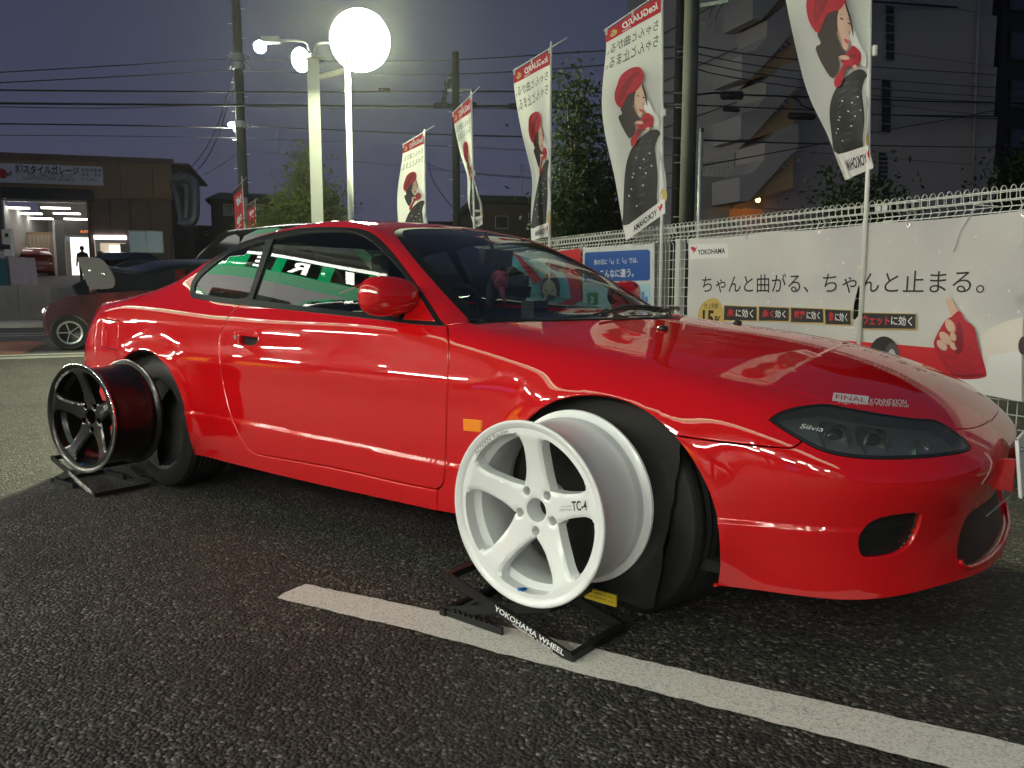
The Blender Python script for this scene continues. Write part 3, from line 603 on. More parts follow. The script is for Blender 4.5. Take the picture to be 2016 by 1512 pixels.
for y in ys:
    u=abs(y)/.75; rise=.035*(1-u*u)**1.5*1.2-.03*math.exp(-((u-.72)/.18)**2); ch=.25+.03*(1-u*u)
    up=[(t,h) for t,h in prof]; lowp=[(t,-h*.55) for t,h in prof[1:-1]][::-1]
    for t,h in up+lowp:
        a=math.radians(9); X=xc+.12-t*ch; V.append((X*1.0,y,zc_+.035+rise+h*ch*.8+t*ch*math.sin(a)-.02))
n=len(prof)*2-2; mb=MB(); mb.add(V,[(i*n+k,i*n+(k+1)%n,(i+1)*n+(k+1)%n,(i+1)*n+k) for i in range(40) for k in range(n)]); mb.obj('wing_blade',carb,wing,auto=50)
for y in(-.30,.30):
    mb=MB(); mb.prism([(xc-.05,y,.92),(xc+.07,y,.925),(xc+.08,y,zc_+.03),(xc-.04,y,zc_+.03)],(0,.008,0)); mb.obj('wing_stay',carb,wing)
# ---- road wheels behind black sheets
for cx,nm in((.03,0),(-2.52,1)):
    for s_ in(1,-1):
        mb=MB(); st=math.radians(17) if (nm==0) else 0.; ax=(math.sin(st),math.cos(st),0)
        yc=(-.577 if nm==0 else -.69)*s_; sgn=-s_
        pr=[(.21,-.10),(.225,-.112),(.28,-.116),(.305,-.104),(.315,-.085)]+[(.315 if k%2 else .308,-.085+.17*k/14) for k in range(1,14)]+[(.315,.085),(.305,.104),(.28,.116),(.225,.112),(.21,.10)]
        mb.lathe(pr,64,(cx,yc,.315),ax,closed=True); wt=mb.obj('wheel',M['rubber'],car,auto=30)
        mb=MB(); mb.lathe([(.0001,.05*sgn),(.19,.06*sgn),(.213,.10*sgn)],32,(cx,yc,.315),ax); mb.obj('wheel_rim',M['black'],wt,auto=40)
# ---- cabin
SEAT=pm('seat_cloth',(.02,.02,.022),.85,bump=.2,bscale=200)
mb=MB(); V=[]
prof=[(-.62,.66),(-.50,.70),(-.40,.765),(-.45,.80),(-.60,.815),(-.80,.83),(-.92,.82),(-.96,.76),(-.93,.62),(-.62,.55)]
ys=np.linspace(-.62,.62,15); n=len(prof)
for y in ys:
    h=.02*math.exp(-((y+.34)/.16)**2)
    for i,(x,z) in enumerate(prof): V.append((x-.10*(y/.62)**2,y,z+(h if i in(4,5,6) else 0)))
mb.add(V,[(i*n+k,i*n+(k+1)%n,(i+1)*n+(k+1)%n,(i+1)*n+k) for i in range(14) for k in range(n)]+[tuple(range(n)),tuple(range(14*n,15*n))]); mb.obj('dashboard',M['dark'],car,auto=45)
for y in(-.34,.34):
    mb=MB()
    mb.prism([(-1.35,y-.23,.32),(-1.85,y-.23,.30),(-1.86,y-.23,.42),(-1.35,y-.23,.46)],(0,.46,0)); st=mb.obj('seat',SEAT,car)
    mb=MB(); V=[]; k_=[(.36,.22,-1.80),(.60,.25,-1.87),(.85,.24,-1.97),(.98,.17,-2.03),(1.02,.12,-2.05),(1.12,.11,-2.07),(1.15,.08,-2.08)]
    for z,w,x in k_: V+=[(x+.07,y-w,z),(x+.03,y-w*.5,z),(x+.03,y+w*.5,z),(x+.07,y+w,z),(x-.07,y+w,z),(x-.07,y-w,z)]
    mb.add(V,[(i*6+k,i*6+(k+1)%6,(i+1)*6+(k+1)%6,(i+1)*6+k) for i in range(len(k_)-1) for k in range(6)]+[tuple(range(6)),tuple(range(6*len(k_)-6,6*len(k_)))]); mb.obj('seat_back',SEAT,st,auto=50)
mb=MB(); c=np.array([-1.02,-.34,.80]); ax=np.array([-.92,0,.38]); a=np.array([.38,0,.92]); b=np.array([0,1.,0])
mb.tube([c+.185*(math.cos(t)*a+math.sin(t)*b) for t in np.linspace(0,2*math.pi,40,endpoint=False)],.016,8,closed=True); sw=mb.obj('steering_wheel',M['plastic'],car,smooth=True)
mb=MB(); mb.bar(c-b*.17,c+b*.17,.05,.02,ax); mb.bar(c,c-a*.17,.04,.02,ax); mb.lathe([(.0001,.02),(.06,.015),(.07,-.03),(.04,-.10),(.03,-.28)],20,c,ax); mb.obj('steering_hub',M['plastic'],sw)
mb=MB(); mb.box((-1.05,.0,1.10),(.015,.11,.032),(1,.12,-.1),(-.12,1,0),(.1,0,1)); rvm=mb.obj('rear_view_mirror',M['plastic'],car); mb=MB(); mb.tube([(-1.05,0,1.10),(-1.09,0,1.17),(-1.12,0,1.2)],.008,6); mb.obj('mirror_stem',M['plastic'],rvm)
mb=MB(); mb.box((-2.35,0,.72),(.30,.62,.02)); mb.box((-2.25,.34,.62),(.08,.28,.22)); mb.box((-2.25,-.34,.62),(.08,.28,.22)); mb.obj('rear_seat',SEAT,car)
# ---- things in the car that are not the car
def inpt(px,x):
    d=rays([px])[0]; t=(x-CAM[0])/d[0]; return CAM+d*t
c=inpt((1053,610),-.62); mb=MB(); mb.box(c,(.03,.045,.035)); bx=mb.obj('dash_box',M['plastic'],auto=30); tag(bx,'small black box on top of the dashboard of the red coupe','dash box')
mb=MB(); mb.box(c+[.031,0,0],(.002,.036,.010)); mb.obj('display',M['trim'],bx)
PINK=pm('pink_fur',(.32,.07,.11),.9,bump=.3,bscale=80)
c=inpt((985,545),-.98); t=thing('mirror_charm','pink fluffy charm with black top hanging under the mirror behind the windscreen','charm',c)
mb=MB(); mb.sphere(c+[0,0,-.005],.034,16,10,(1,1,1.15)); 
for k in range(260):
    v=rng.normal(size=3); v/=np.linalg.norm(v); p=c+[0,0,-.005]+v*np.array([.033,.033,.038]); mb.tube([p,p+v*.010+[0,0,-.008]],[.0016,.0004],3)
mb.tube([c+[0,0,-.03],c+[.005,.01,-.07],c+[.012,.018,-.115]],[.016,.012,.003],8); mb.obj('pompom',PINK,t,smooth=True)
mb=MB(); mb.tube([c+[0,0,.10],c+[0,0,.03]],.002,5); mb.lathe([(.001,.060),(.012,.055),(.022,.035),(.018,.020),(.024,.012),(.001,.005)],14,c); mb.obj('cap',M['plastic'],t,auto=40)
c=inpt((966,575),-1.0); t=thing('mirror_charm','black fur fob hanging left of the pink charm behind the windscreen','charm',c)
mb=MB(); mb.tube([c+[0,0,.06],c+[0,0,.02],c+[.004,0,-.02],c+[-.004,0,-.05],c+[0,0,-.07]],[.004,.018,.022,.016,.006],10); mb.obj('fob',M['dark'],t,smooth=True)
mb=MB(); mb.tube([c+[0,0,.20],c+[0,0,.05]],.0016,5); mb.obj('cord',M['plastic'],t)
# ================================================================== ground, road, markings
ASP=asphalt('asphalt',(.044,.040,.035),100.,.8); ROAD=asphalt('road_asphalt',(.040,.038,.036),60.,.3)
tag(obj('ground',[(-160,-160,0),(160,-160,0),(160,160,0),(-160,160,0)],[(0,1,2,3)],ASP),kind='structure')
def linemat(name,col,worn):
    m,n,p=newmat(name); L=n.links.new; t=n.nodes.new('ShaderNodeTexCoord'); v=n.nodes.new('ShaderNodeTexVoronoi'); v.inputs['Scale'].default_value=190; L(t.outputs['Object'],v.inputs['Vector'])
    ns=n.nodes.new('ShaderNodeTexNoise'); ns.inputs['Scale'].default_value=7; ns.inputs['Detail'].default_value=8; L(t.outputs['Object'],ns.inputs['Vector'])
    rp=n.nodes.new('ShaderNodeValToRGB'); e=rp.color_ramp.elements; e[0].position=.30; e[0].color=(.06,.055,.05,1); e[1].position=.40; e[1].color=(*col,1); 
    sp=n.nodes.new('ShaderNodeSeparateColor'); L(v.outputs['Color'],sp.inputs[0]); mx=n.nodes.new('ShaderNodeMath'); mx.operation='MULTIPLY_ADD'; mx.inputs[1].default_value=worn; L(sp.outputs[0],mx.inputs[0]); L(ns.outputs['Fac'],mx.inputs[2]); L(mx.outputs[0],rp.inputs[0])
    gr=n.nodes.new('ShaderNodeValToRGB'); gr.color_ramp.elements[0].color=(.66,.65,.64,1); gr.color_ramp.elements[1].color=(1.,1.,1.,1); gr.color_ramp.elements[1].position=.6; L(sp.outputs[2],gr.inputs[0])
    mm=n.nodes.new('ShaderNodeMix'); mm.data_type='RGBA'; mm.blend_type='MULTIPLY'; mm.inputs[0].default_value=1.; L(rp.outputs[0],mm.inputs[6]); L(gr.outputs[0],mm.inputs[7]); L(mm.outputs[2],p.inputs['Base Color'])
    b=n.nodes.new('ShaderNodeBump'); b.invert=True; b.inputs['Strength'].default_value=.7; b.inputs['Distance'].default_value=.006; L(sp.outputs[1],b.inputs['Height']); L(b.outputs[0],p.inputs['Normal']); p.inputs['Roughness'].default_value=.7; return m
LINE=linemat('line_paint',(.74,.70,.65),.30); LINE2=linemat('road_line_paint',(.55,.55,.50),.35)
def strip(name,up,lo,mat,z=.004,jit=.0022,step=.02):
    A=np.array([ong(*p)[:2] for p in up]);B=np.array([ong(*p)[:2] for p in lo])
    def rs(P):
        o=[]
        for a,b in zip(P[:-1],P[1:]):
            n=max(2,int(np.linalg.norm(b-a)/step)); o+=[a+(b-a)*i/n for i in range(n)]
        return np.array(o+[P[-1]])
    pl=np.concatenate([rs(A),rs(B)[::-1]]); k=rng.normal(0,jit,pl.shape); k=(k+np.roll(k,1,0))*.6; pl=pl+k
    return tag(obj(name,[(x,y,z) for x,y in pl],[tuple(range(len(pl)))],mat),kind='structure')
strip('parking_line',[(560,1169),(603,1152),(640,1160),(915,1216.5),(1400,1335),(2016,1470),(2300,1533)],[(546,1179),(560,1183.5),(713,1219.5),(800,1239),(996.5,1291.5),(1400,1393),(1860,1512),(2200,1604)],LINE)
# road beyond the lot, running at right angles to the fence
rd=np.array([math.cos(math.radians(66.5)),math.sin(math.radians(66.5)),0]); rn=np.array([-rd[1],rd[0],0.]); R0=ong(0,703)
def band(name,d0,d1,mat,z,l0=-60,l1=90,kind='structure'):
    P_=[R0+rn*d0+rd*l0,R0+rn*d0+rd*l1,R0+rn*d1+rd*l1,R0+rn*d1+rd*l0]; o=obj(name,[(p[0],p[1],z) for p in P_],[(0,1,2,3)],mat); return tag(o,kind=kind)
band('road',.05,10.5,ROAD,.004); band('gutter',-.55,-.12,pm('gutter_concrete',(.20,.20,.18),.85,bump=.2,bscale=30,var=.3,vscale=3),.006)
band('road_line',.10,.26,LINE2,.009); band('road_line',7.0,7.15,LINE2,.009); band('road_line',6.0,6.14,LINE2,.009)
tag(obj('road_paint_patch',[(*(ong(*p)[:2]),.012) for p in((0,674),(60,672),(92,676),(70,686),(40,700),(0,699))],[(0,1,2,3,4,5)],linemat('faded_red_paint',(.15,.055,.035),.5)),kind='structure')
band('far_pavement',10.5,12.5,M['conc'],.12)
mb=MB(); kb=MB(); 
p0,p1=R0+rn*10.5+rd*-60,R0+rn*10.5+rd*90; kb.bar((p0[0],p0[1],.065),(p1[0],p1[1],.065),.15,.13); tag(kb.obj('far_kerb',M['conc']),kind='structure')
# ================================================================== the tyre shop whose lit front shines on the car (behind the camera; seen mirrored in the paint and glass)
SH=VPlane((-8.7,-4.5),168.); shop=thing('tyre_shop','long shop front with lit green and white fascia mirrored in the red coupe','shop',(-8.7,-4.5,0))
U=SH.u; Nn=SH.n
def sbox(name,u0,u1,z0,z1,d0,d1,mat,par=shop):
    mb=MB(); mb.box(SH.P((u0+u1)/2,(z0+z1)/2,(d0+d1)/2),(abs(u1-u0)/2,abs(d1-d0)/2,abs(z1-z0)/2),U,Nn); return mb.obj(name,mat,par)
E_W=emitmat('sign_white_light',(1.,.97,.88),14.); E_L=emitmat('sign_panel_light',(1.,.97,.9),1.9); E_G=emitmat('sign_green_light',(.0,.40,.13),6.5)
wallm=pm('shop_wall',(.16,.16,.155),.8); u0,u1=-22,14
fas=sbox('fascia',u0,u1,5.70,7.10,-.40,-.005,wallm); sbox('fascia_light_panel',u0,u1,5.89,6.24,-.003,.03,E_L,fas); sbox('fascia_green_panel',u0,u1,6.50,6.90,-.003,.03,E_G,fas); sbox('fascia_edge_light',u0,u1,6.905,6.98,-.003,.03,E_W,fas)
for k in range(5):
    sbox('fascia_stripe',u0,u1,6.245+k*.05,6.270+k*.05,-.003,.03,E_G,fas); sbox('fascia_stripe',u0,u1,6.271+k*.05,6.294+k*.05,-.003,.028,E_L,fas)
def flat_on(pl,V,off): return np.array([pl.P(a,b,off) for a,b in V])
# the board reads towards -x; u grows towards -x as well
for wd,c0 in(('TIRE',-.95),('GARDEN',9.)):
    for i,ch in enumerate(wd):
        c=c0+i*1.39; mb=MB(); mb.prism([SH.P(c-.62,6.52,.031),SH.P(c+.42,6.52,.031),SH.P(c+.62,6.88,.031),SH.P(c-.42,6.88,.031)],Nn*.008); mb.obj('letter_box',M['black'],fas)
        V,Fc=textbox(ch,c-.28,6.55,c+.28,6.85,shear=.25,bold=.03); obj('letter',flat_on(SH,V,.043),Fc,E_W,fas)
V,Fc=textbox('タイヤ',4.8,6.53,7.8,6.87,bold=.03); obj('letter',flat_on(SH,V,.035),Fc,E_W,fas)
sbox('roof',u0,u1,7.10,7.3,-12,.1,wallm); sbox('wall',u0,u1,3.9,5.70,-.30,-.1,wallm); sbox('wall',u0,u1,.004,7.1,-12.,-11.8,wallm); sbox('wall',u0-.2,u0,.004,7.1,-12,-.1,wallm); sbox('wall',u1,u1+.2,.004,7.1,-12,-.1,wallm); sbox('ceiling',u0,u1,3.9,3.95,-11.8,-.3,M['grey']); sbox('shop_floor',u0,u1,.004,.03,-11.8,-.1,wallm)
for k in range(11): sbox('pillar',u0+k*3.58,u0+k*3.58+.18,.03,3.9,-.28,-.14,M['black'])
E_T=emitmat('shop_tube_light',(1.,.955,.87),340.)
for k in range(9):
    for j in range(2): sbox('tube_lamp',u0+1.2+k*3.9,u0+2.8+k*3.9,3.60,3.66,-1.6-j*2.6,-1.54-j*2.6,E_T)
shg=glassmat('shop_glass',(.9,.92,.9))
for k in range(10):
    sbox('window',u0+k*3.58+.18,u0+(k+1)*3.58,.35,3.9,-.22,-.20,shg); sbox('window_sill',u0+k*3.58+.18,u0+(k+1)*3.58,.03,.35,-.26,-.16,M['grey'])
    sbox('shelf',u0+k*3.58+.5,u0+k*3.58+2.8,.04,1.6+.2*(k%3),-5.6,-5.2,[M['red'],M['blue'],M['grey'],M['yellow']][k%4])
    for j in range(4):
        mb=MB(); mb.lathe([(.2,-.1),(.3,-.1),(.32,-.05),(.32,.05),(.3,.1),(.2,.1)],20,SH.P(u0+k*3.58+.7+j*.7,.36,-3.2),U,closed=True); mb.obj('tyre',M['rubber'],shop,auto=40)
# ================================================================== display wheels on stands, black sheets over the road wheels
def wheelmesh(R=.245,dep=.245):
    """five broad spokes; local frame: face looks along +z, spoke at +y"""
    zf=lambda r:-.050+.040*np.clip((r-.05)/.155,0,1)**1.6
    hw=lambda r:.0292+.030*math.exp(-(r-.055)/.026)+.016*max(0,(r-.165)/.05)**2
    half=math.radians(36); ro=.2135; outl=[]
    rs=[r for r in np.linspace(.066,ro,26) if half-math.asin(min(.99,hw(r)/r))>.03]
    ph=[half-math.asin(hw(r)/r) for r in rs]
    A=[(r,p) for r,p in zip(rs,ph)]
    pts=[(rs[0]-.006,0.)]+A[:-2]
    r_,p_=A[-1]; pts+=[(r_-.010,p_-.005),(r_-.002,p_-.035)]+[(r_,p) for p in np.linspace(p_-.09,-(p_-.09),10)]+[(r_-.002,-(p_-.035)),(r_-.010,-(p_-.005))]+[(r,-p) for r,p in A[:-2][::-1]]
    hole=lambda a:np.array([(r*math.cos(p+a),r*math.sin(p+a)) for r,p in pts])
    a0=math.radians(90)
    holes=[hole(a0+half+2*half*k) for k in range(5)]
    C=lambda c,r,n:np.array([(c[0]+r*math.cos(t),c[1]+r*math.sin(t)) for t in np.linspace(0,2*math.pi,n,endpoint=False)])
    lug=[(.057*math.cos(a0+half+2*half*k),.057*math.sin(a0+half+2*half*k)) for k in range(5)]
    out=C((0,0),.2255,90); hs=holes+[C((0,0),.0325,28)]+[C(l,.0125,14) for l in lug]
    q,f=cdt(out,hs,.0085)
    r=np.hypot(q[:,0],q[:,1]); dm=np.min([segd(q,h) for h in holes],axis=0)
    rd=np.clip(1-dm/.009,0,1); dl=np.min([segd(q,h) for h in hs[5:]],axis=0); rl=np.clip(1-dl/.006,0,1)
    z=zf(r)-.0075*rd**2*(r<.21)-.004*rl**2
    V=[(x,y,h) for (x,y),h in zip(q,z)]; F_=[tuple(t) for t in f]
    from collections import Counter
    ec=Counter((t[i],t[(i+1)%3]) for t in F_ for i in range(3)); bd=[e for e in ec if (e[1],e[0]) not in ec]
    nx={}
    for a,b in bd:
        for i in(a,b):
            if i not in nx: x,y,h=V[i]; back=.034 if np.hypot(x,y)>.045 else .06; nx[i]=len(V); V.append((x,y,h-back))
    F_+= [(b,a,nx[a],nx[b]) for a,b in bd]
    mb=MB(); mb.add(V,F_)
    mb.lathe([(.2255,zf(.2255)+.000),(.229,.0005-.006),(.236,-.003),(.2405,.000),(.245,.000),(.247,-.004),(.2455,-.010),(.236,-.015),(.2285,-.024),(.2235,-.05),(.2205,-.09),(.2205,-.14),(.2225,-.175),(.2255,-.185),(.2290,-.197),(.2270,-.222),(.233,-.229),(.2455,-.234),(.2465,-.241),(.2435,-.245),(.234,-.243),(.222,-.226),(.214,-.19),(.204,-.14),(.199,-.10),(.200,-.062),(.214,-.046),(.2245,-.030)],96,closed=False)
    mb.lathe([(.074,-.080),(.070,-.112),(.040,-.112),(.0335,-.06)],40)
    return mb
WHT=pm('white_wheel_paint',(.80,.80,.80),.28,coat=.5); BLK=pm('black_wheel_paint',(.006,.0055,.005),.28,coat=.2)
def alloy(name,label,mat,c,nrm,rot,group,ink,inkb):
    t=thing(name,label,'wheel',c,group); wmn=wheelmesh()
    o=wmn.obj('rim',mat,t,auto=38,local=True)
    mb=MB(); mb.lathe([(.2412,.0006),(.2448,.0006),(.2472,-.0036),(.2462,-.0085)],96); mb.obj('lip_edge',mat if mat is WHT else M['chrome'],t,smooth=True,local=True)
    n=np.array(nrm,float); n/=np.linalg.norm(n); x=np.cross((0,0,1),n); x/=np.linalg.norm(x); y=np.cross(n,x); Rm=Matrix(((x[0],y[0],n[0]),(x[1],y[1],n[1]),(x[2],y[2],n[2]))).to_4x4()@Matrix.Rotation(rot,4,'Z')
    t.rotation_euler=Rm.to_euler()
    mb=MB(); mb.lathe([(.0001,.022),(.0045,.022),(.0045,.004),(.006,.002),(.006,-.012)],12,(0.07*0+.212*math.cos(math.radians(-90-2)),.212*math.sin(math.radians(-92)),-.018),(-.0,.35,1)); mb.obj('valve',pm(name+'_valve_blue',(.02,.16,.5),.25,.7),t,local=True,auto=40)
    # lettering: round the lip, and along the right-hand spoke
    V,Fc=text2d('ADVAN Racing',.0215,0.,.02); w=np.ptp(V[:,0]); a_c=math.radians(126); rr=.2165
    an=a_c+ (w/2-(V[:,0]-V[:,0].min()))/rr; r=rr-.0022+V[:,1]*.85
    obj('lettering',np.stack([r*np.cos(an),r*np.sin(an),np.full(len(r),-.0078)],1),Fc,ink,t,local=True)
    a=math.radians(18); e1=np.array([math.cos(a),math.sin(a)]); e2=np.array([-e1[1],e1[0]])
    for s_,x0,x1,y0,y1,sh,m_ in(('TC-4',.135,.195,-.012,.013,.25,inkb),('ADVAN Racing',.082,.132,-.012,-.004,.1,ink),('YOKOHAMA WHEEL',.090,.132,-.001,.003,0,ink)):
        V,Fc=textbox(s_,x0,y0,x1,y1,shear=sh,bold=.02); r=np.hypot(V[:,0],V[:,1]); zz=-.050+.040*np.clip((r-.05)/.155,0,1)**1.6+.0012; Q=V[:,:1]*e1+V[:,1:]*e2
        obj('lettering',np.concatenate([Q,zz[:,None]],1),Fc,m_,t,local=True)
    return t
alloy('alloy_wheel','white five-spoke alloy wheel on a folding stand beside the front wheel arch',WHT,at(1031,1013,2.06)+np.array([0,0,.0]),(0,-1,0),math.radians(-2),'alloy wheels shown on stands',M['grey'],M['ink'])
alloy('alloy_wheel','gloss black five-spoke alloy wheel on a folding stand behind the coupe',BLK,at(157,824,3.53),(.174,-.985,0.),math.radians(2),'alloy wheels shown on stands',M['galv'],M['white'])
STM=pm('stand_black',(.010,.010,.011),.38)
def stand(name,label,o,ang,cx,txt=True):
    """two scissor frames; o = ground point under the wheel's face"""
    t=thing(name,label,'wheel stand',(0,0,0),'folding wheel stands'); a=math.radians(ang); u=np.array([math.cos(a),math.sin(a),0]); v=np.array([-u[1],u[0],0]); o=np.array([o[0],o[1],0.])
    P_=lambda x,y,z:o+u*x+v*y+np.array([0,0,z])
    for y in(0.,.245):
        mb=MB(); mb.bar(P_(-.235,y,.128),P_(.205,y,.012),.006,.028); arm=mb.obj('arm',STM,t)
        if y==0.:
            L=P_(.205,y,.012)-P_(-.235,y,.128); Ln=np.linalg.norm(L); L/=Ln; q=np.cross(L,v); q=q if q[2]>0 else -q
            for s_,x0,x1,y0,y1 in(('YOKOHAMA WHEEL',.19,.435,-.005,.011),('ORIGINAL STAND',.26,.40,-.0125,-.007)):
                V,Fc=textbox(s_,x0,y0,x1,y1,bold=.02); obj('lettering',P_(-.235,y,.128)+V[:,:1]*L+V[:,1:]*q-v*.0042,Fc,M['white'],arm)
        mb=MB(); mb.bar(P_(-.255,y+.012,.014),P_(.13,y+.012,.125),.006,.026); mb.obj('arm',STM,t)
        mb=MB(); mb.bar(P_(-.255,y+.006,.010),P_(-.03,y+.006,.016),.008,.022); [mb.bar(P_(-.22+.02*k,y+.006,.020),P_(-.213+.02*k,y+.006,.030),.007,.007) for k in range(8)]; mb.obj('rack',STM,t)
        mb=MB(); mb.bar(P_(-.235+.02,y+.02,.025),P_(-.12,y+.02,.085),.005,.010); mb.obj('strut',STM,t)
    for x,z in((.205,.012),(-.235,.128),(-.255,.014),(.13,.125)):
        mb=MB(); mb.bar(P_(x,-.004,z),P_(x,.256,z),.020,.020); mb.obj('crossbar',STM,t)
    if not txt: return t
    mb=MB(); mb.box(P_(.165,.20,.105),(.055,.004,.016),u*.93+np.array([0,0,.0]),v,(0,0,1)); mb.obj('warning_label',M['yellow'],t)
    for k,(y0,y1) in enumerate(((.111,.116),(.098,.104))):
        V,Fc=textbox('注意 荷重制限 20kg',.12,y0,.21,y1); obj('lettering',np.array([P_(a_,.1955,b_) for a_,b_ in V]),Fc,M['ink'],t)
    return t
g0=ong(1124,1304); stand('wheel_stand','black folding stand with white lettering under the white alloy wheel',g0-np.array([.205,0,0]),0,0)
g1=ong(187,980); stand('wheel_stand','black folding stand under the gloss black alloy wheel',g1+np.array([-.215,.0,0]),1,0,False)
# sheets
def sheet(name,label,xz,y,bulge=0.):
    pl=np.array(xz,float); q,f=cdt(pl,(),.03); y_=y+.006*np.sin(q[:,0]*23+q[:,1]*9)+.004*np.sin(q[:,1]*41)
    V=np.stack([q[:,0],y_,q[:,1]],1); n=len(V); from collections import Counter
    ec=Counter((t[i],t[(i+1)%3]) for t in f for i in range(3)); bd=[e for e in ec if (e[1],e[0]) not in ec]
    Fc=[tuple(t) for t in f]+[tuple(i+n for i in t[::-1]) for t in f]+[(b,a,a+n,b+n) for a,b in bd]
    o=obj(name,np.concatenate([V,V+np.array([0,.004,0])]),Fc,M['matte'],None,auto=40); return tag(o,label,'sheet',group='black sheets hung over the road wheels')
ar=[( .03+.375*math.cos(a),.31+.375*math.sin(a)) for a in np.radians(np.linspace(200,40,30))]
rg=[]
for px in[(1345,868),(1341,885),(1338,905),(1336,930),(1330,950),(1327,985),(1318,1010),(1313,1045),(1306,1080),(1301,1120),(1297,1160),(1290,1196)]:
    d=rays([px])[0]; t=(-.775-CAM[1])/d[1]; X=CAM+d*t; rg.append((X[0]+random.uniform(-.003,.003),max(.02,X[2])))
sheet('cover_sheet','torn matte black sheet hung behind the white alloy wheel',[p for p in ar if p[0]<rg[0][0]]+rg+[(rg[-1][0]-.02,rg[-1][1]-.01),(-.31,rg[-1][1]-.01)],-.775)
ar=[(-2.52+.375*math.cos(a),.315+.375*math.sin(a)) for a in np.radians(np.linspace(200,40,30))]; rg=[]
for px in[(341,757),(330,772),(320,790),(313,805),(309,835),(308,870),(312,897),(320,922),(326,935)]:
    d=rays([px])[0]; t=(-.79-CAM[1])/d[1]; X=CAM+d*t; rg.append((X[0],max(.008,X[2])))
sheet('cover_sheet','matte black sheet hung behind the gloss black alloy wheel',[p for p in ar if p[0]<rg[0][0]]+rg+[(-2.86,.008)],-.79)
# ================================================================== mesh fence with banners and flags
FN=VPlane((.62,2.20),156.5); FNW=pm('fence_white',(.62,.63,.58),.45)
fence=thing('mesh_fence','white welded mesh fence with looped top wires behind the coupe','fence',FN.P(3,0))
prof=[(0,.06),(0,1.315),(.0,1.33),(.026,1.362),(.0,1.392),(.024,1.425),(.028,1.455)]+[(.028*math.cos(a),1.462+.038*math.sin(a)) for a in np.radians(np.linspace(10,170,9))]+[(-.028,1.455),(-.028,1.42)]
mb=MB(); mb.tube([FN.n*a+np.array([0,0,b]) for a,b in prof],.0026,5,True)
w0=None
for k in range(224):
    p=FN.P(-1.6+.05*k,0)
    if w0 is None: w0=mb.obj('upright_wire',FNW,fence,auto=60,local=True); w0.location=p-np.array(fence.location); 
    else: c=w0.copy(); COL.objects.link(c); c.parent=fence; c.location=p-np.array(fence.location)
for z,o in [(.08+.075*i,-.005) for i in range(17)]+[(1.362,.028),(1.392,-.004),(1.425,.028),(1.425,-.032),(1.470,.032),(1.470,-.032)]:
    mb=MB(); mb.bar(FN.P(-1.62,z,o),FN.P(9.6,z,o),.005,.005); mb.obj('cross_wire',FNW,fence)
pu=[FN.uz([(x,y)])[0,0] for x,y in((1743,440),(1331,480),(1103,500))]; sp=(pu[2]-pu[0])/2
for k in range(-1,5):
    u=pu[0]+sp*k if k not in(0,1,2) else pu[k]
    mb=MB(); mb.bbox((-.028,-.028,0),(.028,.028,1.375)); o=mb.obj('post',FNW,fence,local=True); o.location=FN.P(u,0,-.045)-np.array(fence.location); o.rotation_euler=(0,0,math.radians(156.5))
    for dz in(1.445,):
        mb=MB(); mb.box(FN.P(u-.02,dz,.034),(.016,.004,.016),FN.u,FN.n); mb.box(FN.P(u+.025,dz,.034),(.016,.004,.016),FN.u,FN.n); mb.obj('clamp',M['galv'],fence)
tag(obj('fence_kerb',*(lambda m:(m.v,m.f))(MB().box(FN.P(4,.05,-.03),(5.7,.07,.05),FN.u,FN.n)),M['conc']),'low concrete kerb running under the white mesh fence','kerb')
def clothmat(name,col,trans=.25,spots=0.,col2=None):
    m=pm(name,col,.7,trans=trans,bump=.25,bscale=7); n=m.node_tree; p=n.nodes['Principled BSDF']
    if col2 is not None:
        t=n.nodes.new('ShaderNodeTexCoord'); ns=n.nodes.new('ShaderNodeTexNoise'); ns.inputs['Scale'].default_value=1.1; ns.inputs['Detail'].default_value=3; n.links.new(t.outputs['Object'],ns.inputs['Vector']); mx=n.nodes.new('ShaderNodeMix'); mx.data_type='RGBA'; mx.inputs[6].default_value=(*col,1); mx.inputs[7].default_value=(*col2,1)
        rp=n.nodes.new('ShaderNodeValToRGB'); rp.color_ramp.elements[0].position=.38; rp.color_ramp.elements[1].position=.62; n.links.new(ns.outputs['Fac'],rp.inputs[0]); n.links.new(rp.outputs[0],mx.inputs[0]); n.links.new(mx.outputs[2],p.inputs['Base Color'])
    return m
SKIN=pm('printed_skin',(.62,.40,.30),.6); SNOW=pm('printed_white',(.74,.73,.71),.6); LBL=pm('printed_light_blue',(.20,.46,.56),.6); LBL2=pm('printed_pale_blue',(.40,.58,.70),.6); GRN=pm('printed_green',(.03,.22,.10),.6); HAIR=pm('printed_hair',(.035,.02,.018),.6); TYR=pm('printed_tyre',(.022,.022,.021),.6,var=.6,vscale=14); FUR=pm('printed_fur',(.70,.64,.58),.6); RIMG=pm('printed_rim',(.45,.45,.47),.6); TY2=pm('printed_tyre_grey',(.07,.07,.07),.6); LIP=pm('printed_lip',(.5,.08,.09),.6); BLK2=pm('printed_charcoal',(.045,.045,.045),.6); SKIN2=pm('printed_skin_shade',(.45,.25,.19),.6); REDD=pm('printed_dark_red',(.22,.006,.014),.6); KNIT=pm('printed_red_knit',(.42,.010,.025),.6,var=.45,vscale=45,bump=.4,bscale=120)
